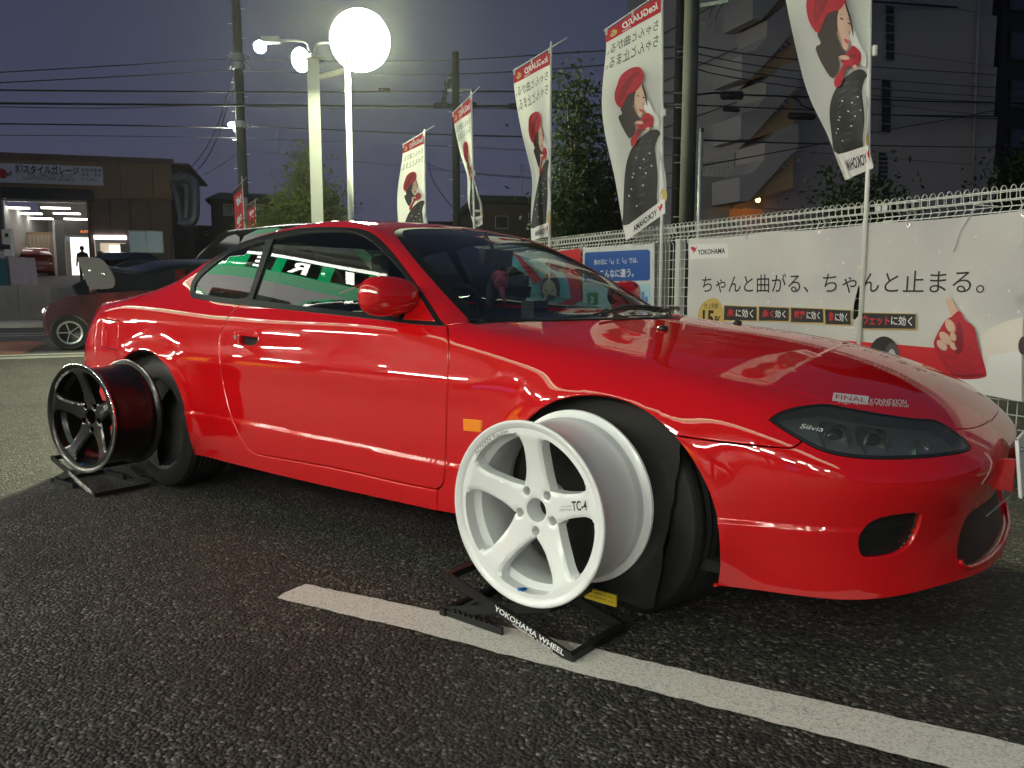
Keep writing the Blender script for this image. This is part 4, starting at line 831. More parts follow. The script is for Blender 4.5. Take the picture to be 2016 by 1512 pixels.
def hbanner(name,label,quad,mat,holes=(),amp=.010,ph=0.,off=.042):
    """a banner tied to the fence; quad in picture points on the fence plane (tl, tr, br, bl)"""
    uz=FN.uz(quad,off); tl,tr,br,bl=uz
    wav=lambda V:off+amp*(np.sin(V[:,0]*5.1+ph)*.6+np.sin(V[:,0]*11+V[:,1]*6+ph)*.3+np.sin(V[:,0]*3.3-V[:,1]*9+ph*2)*.5)*np.clip(.4+(tl[1]-V[:,1]),0,1)
    fn=lambda V:FN.o+V[:,:1]*FN.u+wav(V)[:,None]*FN.n+np.stack([0*V[:,0],0*V[:,0],V[:,1]],1)
    t=thing(name,label,'banner',FN.P((tl[0]+br[0])/2,br[1],off))
    top=[tl+(tr-tl)*k/12+np.array([0,-.008*math.sin(math.pi*(k*3%12)/12)]) for k in range(13)]; pl=np.array(top+[br,bl])
    hs=[FN.uz(h,off) for h in holes]
    q,f=cdt(pl,hs,.06); V=fn(q); n=len(V)
    obj('cloth',V,[tuple(t_) for t_ in f],mat,t,smooth=True)
    for k in (0,3,6,9,12):
        p=fn(top[k][None]+np.array([[0,-.02]]))[0]; mb=MB(); mb.lathe([(.006,.003),(.012,.003),(.013,.0)],12,p,FN.n); mb.obj('eyelet',M['steel'],t,auto=40)
        mb=MB(); mb.tube([p+FN.n*.006,p+np.array([0,0,.03])+FN.n*.004+FN.u*.01,p+np.array([0,0,.09])-FN.n*.02,p+np.array([0,0,.05])-FN.n*.05-FN.u*.01,p+FN.n*.004],.0022,5); mb.obj('tie_cord',FNW,t,smooth=True)
    pr=Print(fn,lambda V:np.tile(FN.n,(len(V),1))); return t,pr,(lambda px:FN.uz(px,off)),fn
# big white banner
BW=clothmat('banner_white',(.66,.64,.60),.12,col2=(.52,.50,.51))
t,pr,q,fn=hbanner('banner','big white winter tyre banner with black slogan and a red fingerless glove',[(1355,471),(2016,415),(2016,792),(1355,668)],BW,[[(1690,560),(1692,566),(1692,612),(1689,622),(1682,630),(1677,626),(1678,612),(1683,590)]],ph=.3)
# let it run on past the edge of the frame to its full 3.6 m
px4=lambda x0,y0,x1,y1:(lambda a,b:(a[0],a[1],b[0],b[1]))(q([(x0,y0)])[0],q([(x1,y1)])[0])
def T(s,x0,y0,x1,y1,mat,**k): a=px4(x0,y0,x1,y1); pr.text(s,*a,mat,**k)
def Pg(pts,mat,sm=0): pr.poly(q(smoothpoly(pts,sm) if sm else pts),mat)
def El(cx,cy,rx,ry,mat,rot=0.): a=np.linspace(0,2*math.pi,24,endpoint=False); c,s_=math.cos(rot),math.sin(rot); Pg(np.stack([cx+rx*np.cos(a)*c-ry*np.sin(a)*s_,cy+rx*np.cos(a)*s_+ry*np.sin(a)*c],1),mat)
h_=pr.h
for k in range(70):
    pr.h=h_; El(random.uniform(1480,2010),random.uniform(440,660),*( [random.choice([.8,1.2,1.8,2.6])]*2 ),SNOW)
Pg([(1357,482),(1433,479),(1433,507),(1357,510)],SNOW)
Pg([(1360,487),(1366,485),(1369,489),(1373,484),(1370,494),(1364,500),(1366,494),(1362,493)],M['red']); T('YOKOHAMA',1374,502,1428,488,M['ink'],bold=.025)
T('ちゃんと曲がる、ちゃんと止まる。',1382,576,1942,529,M['ink'])
Pg([(1378,640),(1377,615),(1384,598),(1398,588),(1410,588),(1420,600),(1425,620),(1424,645)],M['gold'],4); T('氷上制動',1387,607,1414,597,M['ink']); T('15',1384,642,1406,611,M['ink'],bold=.03); T('%',1407,642,1420,622,M['ink'],bold=.02)
for x0,y0,x1,y1,a,b,f in((1426,602,1490,630,'氷','に効く',.30),(1495,604,1555,631,'永く','効く',.5),(1560,606,1622,634,'燃費','に効く',.45),(1626,609,1676,638,'音','に効く',.28),(1694,616,1806,646,'ウェット','に効く',.55)):
    sl=(y1-y0)*.04; Pg([(x0-1.5,y0-1.5),(x1+1.5,y0+sl),(x1+1.5,y1+sl+2),(x0-1.5,y1+1.5)],M['gold']); Pg([(x0,y0),(x1,y0+1.5+sl),(x1,y1+sl),(x0,y1)],M['ink']); d=(x1-x0-12)
    T(a,x0+6,y1-7,x0+6+d*f,y0+6,M['red'],bold=.02); T(b,x0+8+d*f,y1-7+sl,x1-6,y0+7,SNOW,bold=.01)
Pg([(1360,651),(1698,673),(1847,684.5),(1872,700),(1890,750),(1880,770),(1356,668)],M['red'])
El(1742,700,30,38,TYR); El(1757,702,15,27,TY2); El(1757,703,8,16,RIMG)
Pg([(1935,664),(1950,648),(1985,632),(2016,624),(2016,791),(1880,765),(1884,745),(1944,738)],FUR); Pg([(1950,700),(2016,690),(2016,791),(1880,765),(1884,747),(1944,742)],SNOW)
C=lambda L:[(1500+x/3.023,400+y/3.023) for x,y in L]
Pg(C([(1110,580),(1122,564),(1140,564),(1160,600),(1186,642),(1168,675),(1148,678),(1128,630)]),SKIN,3)
Pg(C([(1148,675),(1192,640),(1228,695),(1282,742),(1305,850),(1350,1000),(1330,1038),(1205,1046),(1130,1010),(1072,920),(1042,845),(1052,800),(1108,700)]),KNIT,3)
Pg(C([(1190,700),(1215,760),(1218,860),(1190,900),(1168,872),(1180,800)]),REDD,3); Pg(C([(1140,1008),(1200,1020),(1325,1012),(1328,1024),(1205,1036),(1138,1018)]),REDD,2)
for x,y,rx,ry,r in((1140,728,9,15,-.5),(1112,800,9,16,-.75),(1092,842,8,13,-.8),(1160,792,6,9,-.3),(1160,846,6,9,-.6)): El(1500+x/3.023+.8,400+y/3.023+1.2,rx,ry,SKIN2,r); El(1500+x/3.023,400+y/3.023,rx*.9,ry*.92,SKIN,r)
El(1500+1190/3.023,400+830/3.023,5,10,REDD,.3)
El(2020,680,10,18,HAIR)
pr.obj('printed_design',t)
mb=MB(); p=fn(q([(1920,424)]))[0]+FN.n*.01; mb.tube([p+np.array([0,0,.04])-FN.n*.05-FN.u*.10,p+np.array([0,0,.055]),p+FN.u*.02,p+FN.u*.07-np.array([0,0,.07]),p+FN.u*.085-np.array([0,0,.13]),p+FN.u*.10-np.array([0,0,.19])],.003,6); mb.obj('loose_cord',FNW,t,smooth=True)
# the rest of the same banner beyond the frame
b0=q([(2016,415),(2016,792)]); V=fn(np.array([b0[0],b0[0]+[-.9,0],b0[1]+[-.9,0],b0[1]])); obj('cloth',V,[(0,1,2,3)],BW,t)
# blue and white banner
t,pr,q,fn=hbanner('banner','white banner with blue panel of white writing beside the windscreen',[(1147,487),(1288,478),(1286,700),(1147,640)],clothmat('banner_plain_white',(.68,.68,.66),.12),amp=.006,ph=2.)
Pg([(1153,497),(1276,491),(1280,495),(1279,549),(1276,552),(1154,555),(1151,552),(1151,500)],M['blue']); T('雨の日に「a」と「c」では、',1170,522,1256,506,SNOW,bold=.008); T('こんなに違う。',1182,547,1248,528,SNOW,bold=.015)
Pg([(1152,562),(1200,561),(1200,640),(1152,640)],LBL2); Pg([(1240,560),(1280,559),(1280,640),(1240,640)],LBL2); Pg([(1157,576),(1178,576),(1178,600),(1157,600)],GRN); T('a',1163,596,1171,584,SNOW)
for k,h in enumerate((12,22,8,26,16)): Pg([(1242+k*7,600-h),(1248+k*7,600-h),(1248+k*7,612),(1242+k*7,612)],pm('printed_mid_blue%d'%k,(.10,.25,.45),.6))
pr.obj('printed_design',t)
# light blue banner
t,pr,q,fn=hbanner('banner','light blue banner with a smiling woman under a red umbrella seen through the windscreen',[(957,510),(1144,488),(1144,650),(957,640)],clothmat('banner_light_blue',(.16,.45,.56),.12),amp=.006,ph=4.)
Pg([(1020,503),(1144,489),(1144,600),(1125,560),(1105,530),(1070,515)],M['red']); Pg([(1010,498),(1100,493),(1120,530),(1090,520),(1050,512)],SNOW); Pg([(1012,498),(1022,502),(1070,552),(1052,560)],M['red']); Pg([(1110,500),(1144,560),(1144,605),(1128,600)],M['red'])
El(1085,572,19,36,HAIR); El(1082,580,15,30,SKIN); El(1083,590,8,3,LIP); El(1083,589,6,1.4,SNOW); El(1076,572,2.2,1.2,HAIR); El(1089,572,2.2,1.2,HAIR)
Pg([(1060,640),(1068,612),(1082,606),(1098,608),(1120,625),(1130,646),(1060,644)],M['yellow'],3); pr.poly(q([(1061,552),(1064,551),(1076,640),(1072,640)]),M['steel'])
Pg([(962,519),(988,517),(988,527),(962,529)],SNOW); T('YOKOHAMA',966,527,986,520,M['ink']); T('まで選ぶなら',968,572,1050,552,SNOW,bold=.02); T('ネット「a」',980,612,1046,590,SNOW,bold=.02)
pr.obj('printed_design',t)
# ---- flags
FLAGC=clothmat('flag_cloth',(.62,.62,.60),.2)
fcr=pm('flag_red',(.50,.014,.03),.6,trans=.2); poleM=pm('flag_pole',(.66,.66,.62),.35)
FWH=np.array([FW[0],FW[1],0]); FWH/=np.linalg.norm(FWH)
def flag(label,pole_px,L,R,dd,wave,ph,top_px,design=True,fencepole=True,dep=None,joint=.45):
    vs=[a[0] for a in L]; lx,ly=[Spl([(a[0],a[i]) for a in L]) for i in(1,2)]; rx,ry=[Spl([(a[0],a[i]) for a in R]) for i in(1,2)]
    Pf=FN.hit([pole_px],.05)[0] if dep is None else at(*pole_px,dep); dp=(Pf-CAM)@FW
    # the pole stands upright: depth along the view axis changes a little with height
    def onpole(px,py):
        d=rays(np.stack([px,py],1)); k=((Pf-CAM)@FWH)/(d@FWH); return CAM+d*k[:,None],k
    def fn(Q):
        u,v=Q[:,0],np.clip(Q[:,1],0,1); Rp,_=onpole(rx(v),ry(v)); dl=rays(np.stack([lx(v),ly(v)],1)); k=((Pf-CAM)@FWH+dd*(1-.3*v))/(dl@FWH); Lp=CAM+dl*k[:,None]
        w=wave*np.sin(u*math.pi)*(np.sin(u*4.5+v*5+ph)+.5*np.sin(v*11+u*3+ph))*np.clip(v*2,.1,1)
        return Rp*(1-u)[:,None]+Lp*u[:,None]+FWH*w[:,None]
    g=thing('banner_flag',label,'flag',(Pf[0],Pf[1],0),'tall advertising flags along the fence' if design else 'small red flags by the road')
    nu,nv=14,44; Q=np.array([(i/nu,j/nv) for j in range(nv+1) for i in range(nu+1)]); V=fn(Q); n=nu+1
    obj('cloth',V,[(j*n+i,j*n+i+1,(j+1)*n+i+1,(j+1)*n+i) for j in range(nv) for i in range(nu)],FLAGC if design else fcr,g,smooth=True)
    tp=onpole(np.array([top_px[0]],float),np.array([top_px[1]],float))[0][0]
    mb=MB(); mb.tube([(Pf[0],Pf[1],.12 if fencepole else 0.),(Pf[0],Pf[1],1.6),(tp[0],tp[1],tp[2])],[.016,.014,.010],10); mb.obj('pole',poleM,g,smooth=True)
    mb=MB(); zj=1.6+(tp[2]-1.6)*joint; mb.tube([(Pf[0],Pf[1],zj-.03),(Pf[0],Pf[1],zj+.03)],.0185,10); mb.obj('pole_joint',poleM,g,auto=40)
    a=fn(np.array([[1.02,0.]]))[0]; b=fn(np.array([[0.,0.]]))[0]; mb=MB(); mb.tube([a+[0,0,.02],b+[0,0,.02],b+(b-a)*.42+[0,0,.02]],.006,6); mb.obj('crossbar',poleM,g,smooth=True)
    for u in(.03,.5,.97):
        p=fn(np.array([[u,0.]]))[0]; mb=MB(); mb.tube([p-[0,0,.03],p+[0,0,.025]],.012,6); mb.obj('loop',FLAGC if design else fcr,g)
    for v in np.linspace(.1,.9,5):
        p=fn(np.array([[0.,v]]))[0]; mb=MB(); mb.bar(p-np.array([.0,0,0]),(Pf[0]+(tp[0]-Pf[0])*max(0,(p[2]-1.6)/max(.1,tp[2]-1.6)),Pf[1]+(tp[1]-Pf[1])*max(0,(p[2]-1.6)/max(.1,tp[2]-1.6)),p[2]+.001),.03,.03); mb.obj('loop',FLAGC if design else fcr,g)
    return g,Print(fn,lambda V:np.tile(-FWH,(len(V),1)),.004,.0005)
def adv(g,pr):
    st=.035
    pr.poly([(0,0),(1,0),(1,.108),(0,.112)],fcr,st); pr.text('iceGUARD',.07,.082,.70,.026,SNOW,shear=.25,bold=.03); pr.text('iG60',.55,.103,.70,.088,SNOW); pr.text('6',.79,.090,.92,.026,M['gold'],bold=.04)
    pr.text('ちゃんと曲がる、',.06,.20,.97,.142,M['ink']); pr.text('ちゃんと止まる。',.06,.275,.97,.217,M['ink'])
    def q(L):
        o=[]
        for X,Y in L:
            x,y=1170+X/2.8,140+Y/2.8; v=.4
            for _ in range(4): wd=np.interp(v,[0,.5,.65,.8,.93],[114,117,106,92,80]); u=(1303-x)/wd; v=(y+12-76*u)/(432-22*u)
            o.append((u,min(max(v,.0),.95)))
        return o
    Z=lambda L,m,k=3,s_=st: pr.poly(smoothpoly(q(L),k),m,s_)
    Z([(345,362),(310,375),(270,410),(230,460),(200,520),(175,600),(158,700),(148,800),(150,846),(250,824),(335,790),(337,700),(346,600),(340,520),(335,460),(352,400),(364,378)],TYR)
    for k in range(9): Z([(318-k*6,418+k*38),(300-k*8,436+k*38),(298-k*8,442+k*38),(316-k*6,426+k*38)],TY2,2); Z([(268-k*11,440+k*36),(236-k*7,462+k*38),(234-k*7,470+k*38),(266-k*11,450+k*36)],TY2,2)
    for k in range(12): x,y=[(230,540),(212,622),(205,640),(196,690),(270,538),(280,600),(222,748),(262,655),(300,500),(310,560),(250,585),(180,720)][k]; Z([(x,y),(x+7,y-2),(x+8,y+4),(x+1,y+5)],SNOW,2)
    Z([(354,480),(368,500),(384,560),(388,640),(372,770),(336,784),(339,700),(349,600)],RIMG); Z([(362,520),(372,600),(366,720),(348,770),(352,640)],SNOW)
    Z([(352,690),(360,662),(374,655),(386,668),(388,700),(380,728),(366,730),(355,716)],M['gold'])
    Z([(275,215),(300,228),(322,268),(350,300),(350,350),(318,345),(290,296),(272,262)],SNOW)
    Z([(238,170),(218,215),(214,262),(238,312),(262,330),(225,352),(228,390),(200,447),(168,412),(136,348),(158,322),(148,288),(188,215)],HAIR)
    Z([(262,122),(272,160),(286,198),(281,236),(273,258),(271,288),(258,318),(240,304),(223,270),(216,235),(228,190),(246,150)],SKIN); Z([(240,165),(228,205),(226,250),(244,296),(238,300),(222,268),(216,235),(226,192)],SKIN2)
    Z([(262,108),(270,150),(284,190),(292,248),(286,242),(276,196),(262,150)],HAIR,3,.02); Z([(252,126),(238,168),(226,212),(222,262),(214,252),(218,200),(236,148)],HAIR,3,.02)
    for X,Y in((243,209),(273,212)): Z([(X-9,Y+1),(X,Y-4),(X+8,Y),(X,Y+3)],HAIR,2,.02); Z([(X-10,Y-12),(X,Y-16),(X+9,Y-12),(X,Y-14)],HAIR,2,.02)
    Z([(268,238),(275,250),(266,254)],SKIN2,2,.02); Z([(246,280),(258,276),(270,282),(259,292)],LIP,3,.02)
    Z([(130,170),(150,110),(200,66),(250,55),(272,92),(265,130),(236,180),(190,215),(152,290),(122,270),(117,220)],KNIT)
    for k in range(5): Z([(140+k*8,260-k*12),(150+k*14,190-k*16),(190+k*12,120-k*9),(235+k*5,78+k*4),(236+k*5,82+k*4),(194+k*12,126-k*9),(155+k*14,194-k*16),(144+k*8,262-k*12)],REDD,2,.02)
    Z([(262,322),(285,290),(322,304),(320,345),(302,366),(262,386),(242,430),(230,470),(206,488),(203,455),(222,420),(240,380),(232,360)],KNIT)
    Z([(226,352),(246,342),(262,340),(270,350),(252,358),(230,360)],SKIN,3,.02); Z([(280,378),(294,364),(304,370),(296,384)],SKIN,3,.02); Z([(240,388),(262,378),(258,392),(238,432)],REDD,3,.02); Z([(270,330),(300,322),(296,336),(272,344)],REDD,3,.02)
    pr.poly([(0,.935),(1,.935),(1,1),(0,1)],SNOW,st); pr.poly([(.05,.95),(.09,.948),(.12,.957),(.16,.946),(.13,.97),(.08,.985),(.09,.97),(.06,.967)],M['red']); pr.text('YOKOHAMA',.18,.985,.80,.955,M['ink'],bold=.03)
    pr.obj('printed_design',g)
adv(*flag('tyre flag furled and flying in front of the apartment block, rightmost along the fence',(1706,400),[(0,1528,-150),(.2,1538,-75),(.4,1549,10),(.55,1572,118),(.7,1597,200),(.85,1630,268),(.93,1643,303),(1,1664,355)],[(0,1716,-215),(.2,1714,-108),(.4,1712,0),(.55,1711,85),(.7,1709,170),(.85,1706,245),(.93,1705,285),(1,1715,332)],.25,.05,.5,(1716,-232)))
adv(*flag('tyre flag hanging in front of the grey utility pole, second from the right',(1303,440),[(0,1191,64),(.16,1193,98),(.3,1188,150),(.5,1186,228),(.65,1197,292),(.8,1213,365),(.9,1224,432),(1,1232,474)],[(0,1303,-12),(.16,1303,40),(.3,1303,100),(.5,1303,190),(.65,1303,258),(.8,1303,325),(.9,1306,375),(1,1308,420)],.25,.04,2.,(1304,-25)))
adv(*flag('tyre flag in front of the leafy tree, middle one along the fence',(1082,470),[(0,1011,143),(.16,1013,179),(.3,1021,230),(.5,1036,298),(.65,1047,350),(.8,1046,400),(.9,1045,440),(1,1046,474)],[(0,1084,98),(.16,1083,142),(.3,1083,192),(.5,1083,262),(.65,1082,315),(.8,1082,370),(.9,1081,420),(1,1080,466)],.22,.07,3.4,(1085,82)))
adv(*flag('twisted tyre flag in front of the short utility pole',(934,440),[(0,891,226),(.16,896,255),(.45,911,318),(.65,920,351),(.85,922,402),(1,934,448)],[(0,928,190),(.16,928,232),(.45,930,300),(.65,933,350),(.85,947,402),(1,950,442)],.18,.06,1.,(928,180)))
adv(*flag('tyre flag right of the tall lamp post, leftmost along the fence',(838,430),[(0,793,288),(.16,792,312),(.35,785,357),(.55,782,398),(.75,784,440),(1,790,492)],[(0,836,262),(.16,836,292),(.35,837,332),(.55,838,372),(.75,839,420),(1,839,478)],.18,.03,4.2,(836,255)))
# ================================================================== lamps on tall posts
FLOOD=emitmat('floodlight_glow',(.94,1.,.62),900.); STREET=emitmat('street_lamp_glow',(1.,.97,.86),900.); GLOB=emitmat('lamp_face_glow',(.97,1.,.80),40.)
POST=pm('post_paint',(.50,.51,.47),.5,var=.12,vscale=2)
b=at(625,430,14.); t=thing('lamp_post','tall square white lamp post with a tilted round lamp and two side arms','lamp post',(b[0],b[1],0))
zt=at(613,128,14.)[2]; mb=MB(); mb.box((b[0],b[1],zt/2),(.10,.10,zt/2),(math.cos(.9),math.sin(.9),0),(-math.sin(.9),math.cos(.9),0)); mb.obj('post',POST,t)
mb=MB(); mb.box((b[0],b[1],zt+.03),(.14,.14,.03)); mb.obj('post_cap',M['galv'],t)
def head(par,p,aim,r,mat,name='lamp_head'):
    ax=np.array(aim,float); ax/=np.linalg.norm(ax); mb=MB(); mb.lathe([(r,.0),(r*1.03,-.02),(r*.95,-r*.35),(r*.5,-r*.75),(r*.2,-r*.95),(.0001,-r*.95)],28,p,ax); h=mb.obj(name,M['galv'],par,auto=40)
    mb=MB(); mb.lathe([(.0001,.012),(r*.5,.010),(r*.93,-.004)],28,p,ax); mb.obj('lamp_glass',mat,h,smooth=True); return h
pD=at(592,118,13.9); head(t,pD,(CAM-pD)*[1,1,0]/14+np.array([0,0,-.35])-RT*.75,.21,GLOB)
mb=MB(); mb.tube([(b[0],b[1],zt-.05),at(620,140,14),at(605,125,14)],.03,8); mb.obj('bracket',M['galv'],t)
pa=at(512,90,14.2); mb=MB(); mb.tube(smoothpoly([(b[0],b[1],zt),at(608,95,14),at(598,82,14.05),at(545,79,14.1),pa+[0,0,.06]],6,False),.022,8); mb.obj('arm',M['galv'],t,smooth=True)
mb=MB(); mb.box(at(533,79,14.1),(.16,.05,.05),RT,np.cross(UP,RT),UP); mb.obj('lamp_housing',M['galv'],t)
mb=MB(); mb.sphere(pa+[0,0,-.02],.105,16,10); mb.obj('lamp_bulb',emitmat('bulb_glow',(1.,.97,.80),800.),t,smooth=True)
b2=at(691,430,13.6); t2=thing('lamp_post','slim round white post carrying the huge glaring floodlight','lamp post',(b2[0],b2[1],0))
zt2=at(683,140,13.6)[2]; mb=MB(); mb.tube([(b2[0],b2[1],0),(b2[0],b2[1],zt2)],[.055,.045],14); mb.obj('post',POST,t2,smooth=True)
pF=at(709,80,13.4); aim=np.array([0.,-1.2,0])-pF; hF=head(t2,pF,aim,.50,FLOOD,'floodlight'); mb=MB(); mb.tube([(b2[0],b2[1],zt2-.05),(b2[0],b2[1],zt2+.2),pF-aim/np.linalg.norm(aim)*.35],.04,8); mb.obj('bracket',M['galv'],t2)
mb=MB(); mb.tube(smoothpoly([(b[0],b[1],zt),at(622,92,14),at(632,85,14),at(652,84,13.8)],6,False),.022,8); mb.obj('arm',M['galv'],t,smooth=True)
mb=MB(); mb.bar(at(628,152,14),at(690,136,13.65),.10,.06); mb.obj('crossarm',POST,t)
# ================================================================== utility poles, wires
PC=pm('pole_concrete',(.065,.07,.064),.9,bump=.2,bscale=15,var=.3,vscale=2); PW=pm('pole_dark',(.02,.018,.016),.9,var=.3,vscale=3)
def upole(name,label,px,py,dep,h,r0,r1,mat,cat='utility pole'):
    p=at(px,py,dep); t=thing(name,label,cat,(p[0],p[1],0)); mb=MB(); mb.tube([(p[0],p[1],0),(p[0],p[1],h*.5),(p[0],p[1],h)],[r0,(r0+r1)/2,r1],16); mb.obj('shaft',mat,t,smooth=True)
    for z in np.arange(2.2,h-.6,.45): mb=MB(); s=1 if int(z/.45)%2 else -1; mb.tube([(p[0],p[1],z),(p[0]+s*RT[0]*(r0+.1),p[1]+s*RT[1]*(r0+.1),z)],.010,5); mb.obj('step_bolt',M['galv'],t)
    return t,p
t,p=upole('utility_pole','grey concrete utility pole with a small lit street lamp, left of the tall lamp post',481,430,26,15,.17,.12,PC)
for z_ in(at(466,124,26)[2],at(467,140,26)[2],at(475,250,26)[2]):
    mb=MB(); mb.tube([(p[0],p[1],z_-.10),(p[0],p[1],z_+.10)],.20,14); mb.obj('pole_band',M['galv'],t)
    for s in(-1,1): mb=MB(); mb.lathe([(.001,-.1),(.05,-.08),(.03,-.03),(.05,0),(.03,.05),(.001,.08)],10,p*[1,1,0]+RT*s*.3+[0,0,z_]); mb.obj('insulator',M['grey'],t,auto=50); mb=MB(); mb.bar(p*[1,1,0]+[0,0,z_],p*[1,1,0]+RT*s*.3+[0,0,z_],.03,.03); mb.obj('bracket',M['galv'],t)
sl=at(457,246,25.8); mb=MB(); mb.tube([(p[0],p[1],sl[2]-1.2),(p[0]-RT[0]*.16,p[1]-RT[1]*.16,sl[2]-.3),sl],.03,8); mb.obj('lamp_arm',M['galv'],t,smooth=True); mb=MB(); mb.sphere(sl,.12,12,8,(1,1,.7)); mb.obj('lamp_bulb',STREET,t,smooth=True)
mb=MB(); q=at(478,420,25.8); mb.box(q,(.11,.06,.5),RT); mb.obj('junction_box',M['grey'],t)
t,p=upole('utility_pole','short dark utility pole with a slanted bracket behind the twisted flag',899,430,22,at(895,114,22)[2],.105,.10,PW)
mb=MB(); mb.bar(at(872,200,21.8),at(893,137,21.9),.06,.10); mb.obj('brace',PW,t); mb=MB(); mb.bar(at(870,210,21.8),at(935,205,21.9),.10,.10); mb.obj('crossarm',PW,t); mb=MB(); mb.box(at(905,178,21.8),(.32,.03,.035),RT); mb.obj('plate',M['galv'],t)
for y in(140,165,192,205): mb=MB(); mb.lathe([(.001,-.1),(.06,-.08),(.035,-.02),(.06,.02),(.001,.09)],10,at(876 if y>150 else 891,y,21.7)); mb.obj('insulator',M['plastic'],t,auto=50)
t,p=upole('utility_pole','thick grey-green utility pole beside the tyre flag with hanging insulators on a short arm',1352,420,13.5,12,.13,.115,PC)
mb=MB(); mb.bar(at(1365,14,13.4),at(1434,3,13.2),.06,.06); mb.obj('crossarm',M['galv'],t)
for x,y in((1396,45),(1408,50)): mb=MB(); mb.lathe([(.001,-.09),(.025,-.08),(.012,-.04),(.028,-.02),(.012,.02),(.028,.04),(.001,.09)],10,at(x,y,13.2)); i_=mb.obj('insulator',M['grey'],t,auto=50); mb=MB(); mb.tube([at(x,y-10,13.2),at(x+6,y-28,13.2),at(x+16,6,13.2)],.006,5); mb.obj('jumper_wire',M['plastic'],t)
upole('utility_pole','dark brown utility pole just left of the thick grey-green pole',1331,420,16,13,.10,.09,PW)
p=at(1376,430,11.5); t=thing('pipe_post','slim grey pipe post with a black cap right of the thick utility pole','post',(p[0],p[1],0)); zt3=at(1378,264,11.5)[2]; mb=MB(); mb.tube([(p[0],p[1],0),(p[0],p[1],zt3)],.032,12); mb.obj('pipe',M['galv'],t,smooth=True); mb=MB(); mb.tube([(p[0],p[1],zt3),(p[0],p[1],zt3+.05)],.036,12); mb.obj('cap',M['black'],t)
WIRE=pm('cable',(.006,.006,.007),.7)
def wire(label,pts,r=.016,n=6,box=None):
    P_=[at(*p) for p in pts]; mb=MB(); mb.tube(smoothpoly(P_,n,False),r,5); o=mb.obj('power_line',WIRE,smooth=True); tag(o,label,'cable',group='overhead cables across the sky')
    for bx in(box or ()):
        mb=MB(); a,b_=at(*bx[:2],bx[4]),at(*bx[2:4],bx[4]); mb.tube([a,a+(b_-a)*.08,b_-(b_-a)*.08,b_],[r*1.5,bx[5],bx[5],r*1.5],10); mb.obj('cable_closure',WIRE,o,smooth=True)
wire('topmost overhead cable, crossing the left pole at its upper band',[(-60,146,22),(250,128,24),(440,117,26),(466,123,26),(500,117,26),(680,121,25),(895,118,22),(1120,104,19),(1345,92,14)])
wire('second overhead cable from the top, just under the topmost one',[(-60,166,22),(250,150,24),(440,140,26),(467,140,26),(500,140,26),(700,147,25),(895,146,22),(1120,134,19),(1345,112,14)])
wire('thick overhead cable passing behind the twisted flag pole with one closure',[(-60,177,22),(300,180,24),(600,181,25),(895,180,22),(1120,181,19),(1345,183,14)],.026,6,[(745,177,768,178,23.5,.07)])
wire('thickest overhead cable with long black closures either side of the short dark pole',[(-60,203,22),(300,206,24),(600,208,25),(895,209,22),(1120,208,19),(1345,206,14)],.034,6,[(853,208,884,208,22,.085),(915,208,941,208,21.8,.085),(1000,209,1050,209,20.5,.08),(1090,208,1160,207,18.5,.08)])
wire('slack strand lashed under the thickest overhead cable',[(-60,209,22),(200,213,23),(420,208,25),(600,213,25),(895,213,22),(1120,213,19),(1345,212,14)],.012)
wire('overhead cable at lamp height of the left utility pole',[(-60,243,22),(250,247,24),(440,252,26),(474,252,26),(520,250,26),(700,258,25),(895,266,22),(1120,270,19),(1345,272,14)],.022)
wire('thin overhead cable below the street lamp',[(-60,266,22),(250,268,24),(476,272,26),(700,281,25),(900,289,22),(1120,300,19),(1345,306,14)],.010)
wire('lowest thin overhead cable near the roofs',[(500,298,40),(700,318,34),(900,338,26),(1120,355,20),(1345,372,15)],.010)
wire('loose cable dropping from the left pole to the garage roof',[(460,148,26),(446,190,27),(420,265,31),(385,320,36),(352,347,41)],.020)
wire('second cable dropping from the left pole beside the loose one',[(463,158,26),(452,195,27),(430,265,31),(398,325,36),(362,352,41)],.020)
wire('faint cable sloping up to the left pole from the dark house',[(470,298,26),(440,322,30),(400,345,38)],.012)
wire('cable falling away to the right of the leftmost flag',[(840,320,24),(880,335,26),(960,345,30),(1050,352,34)],.012)
wire('cable sagging from the short pole to the low roof',[(842,322,24),(855,360,26),(880,395,28),(905,425,30)],.014)
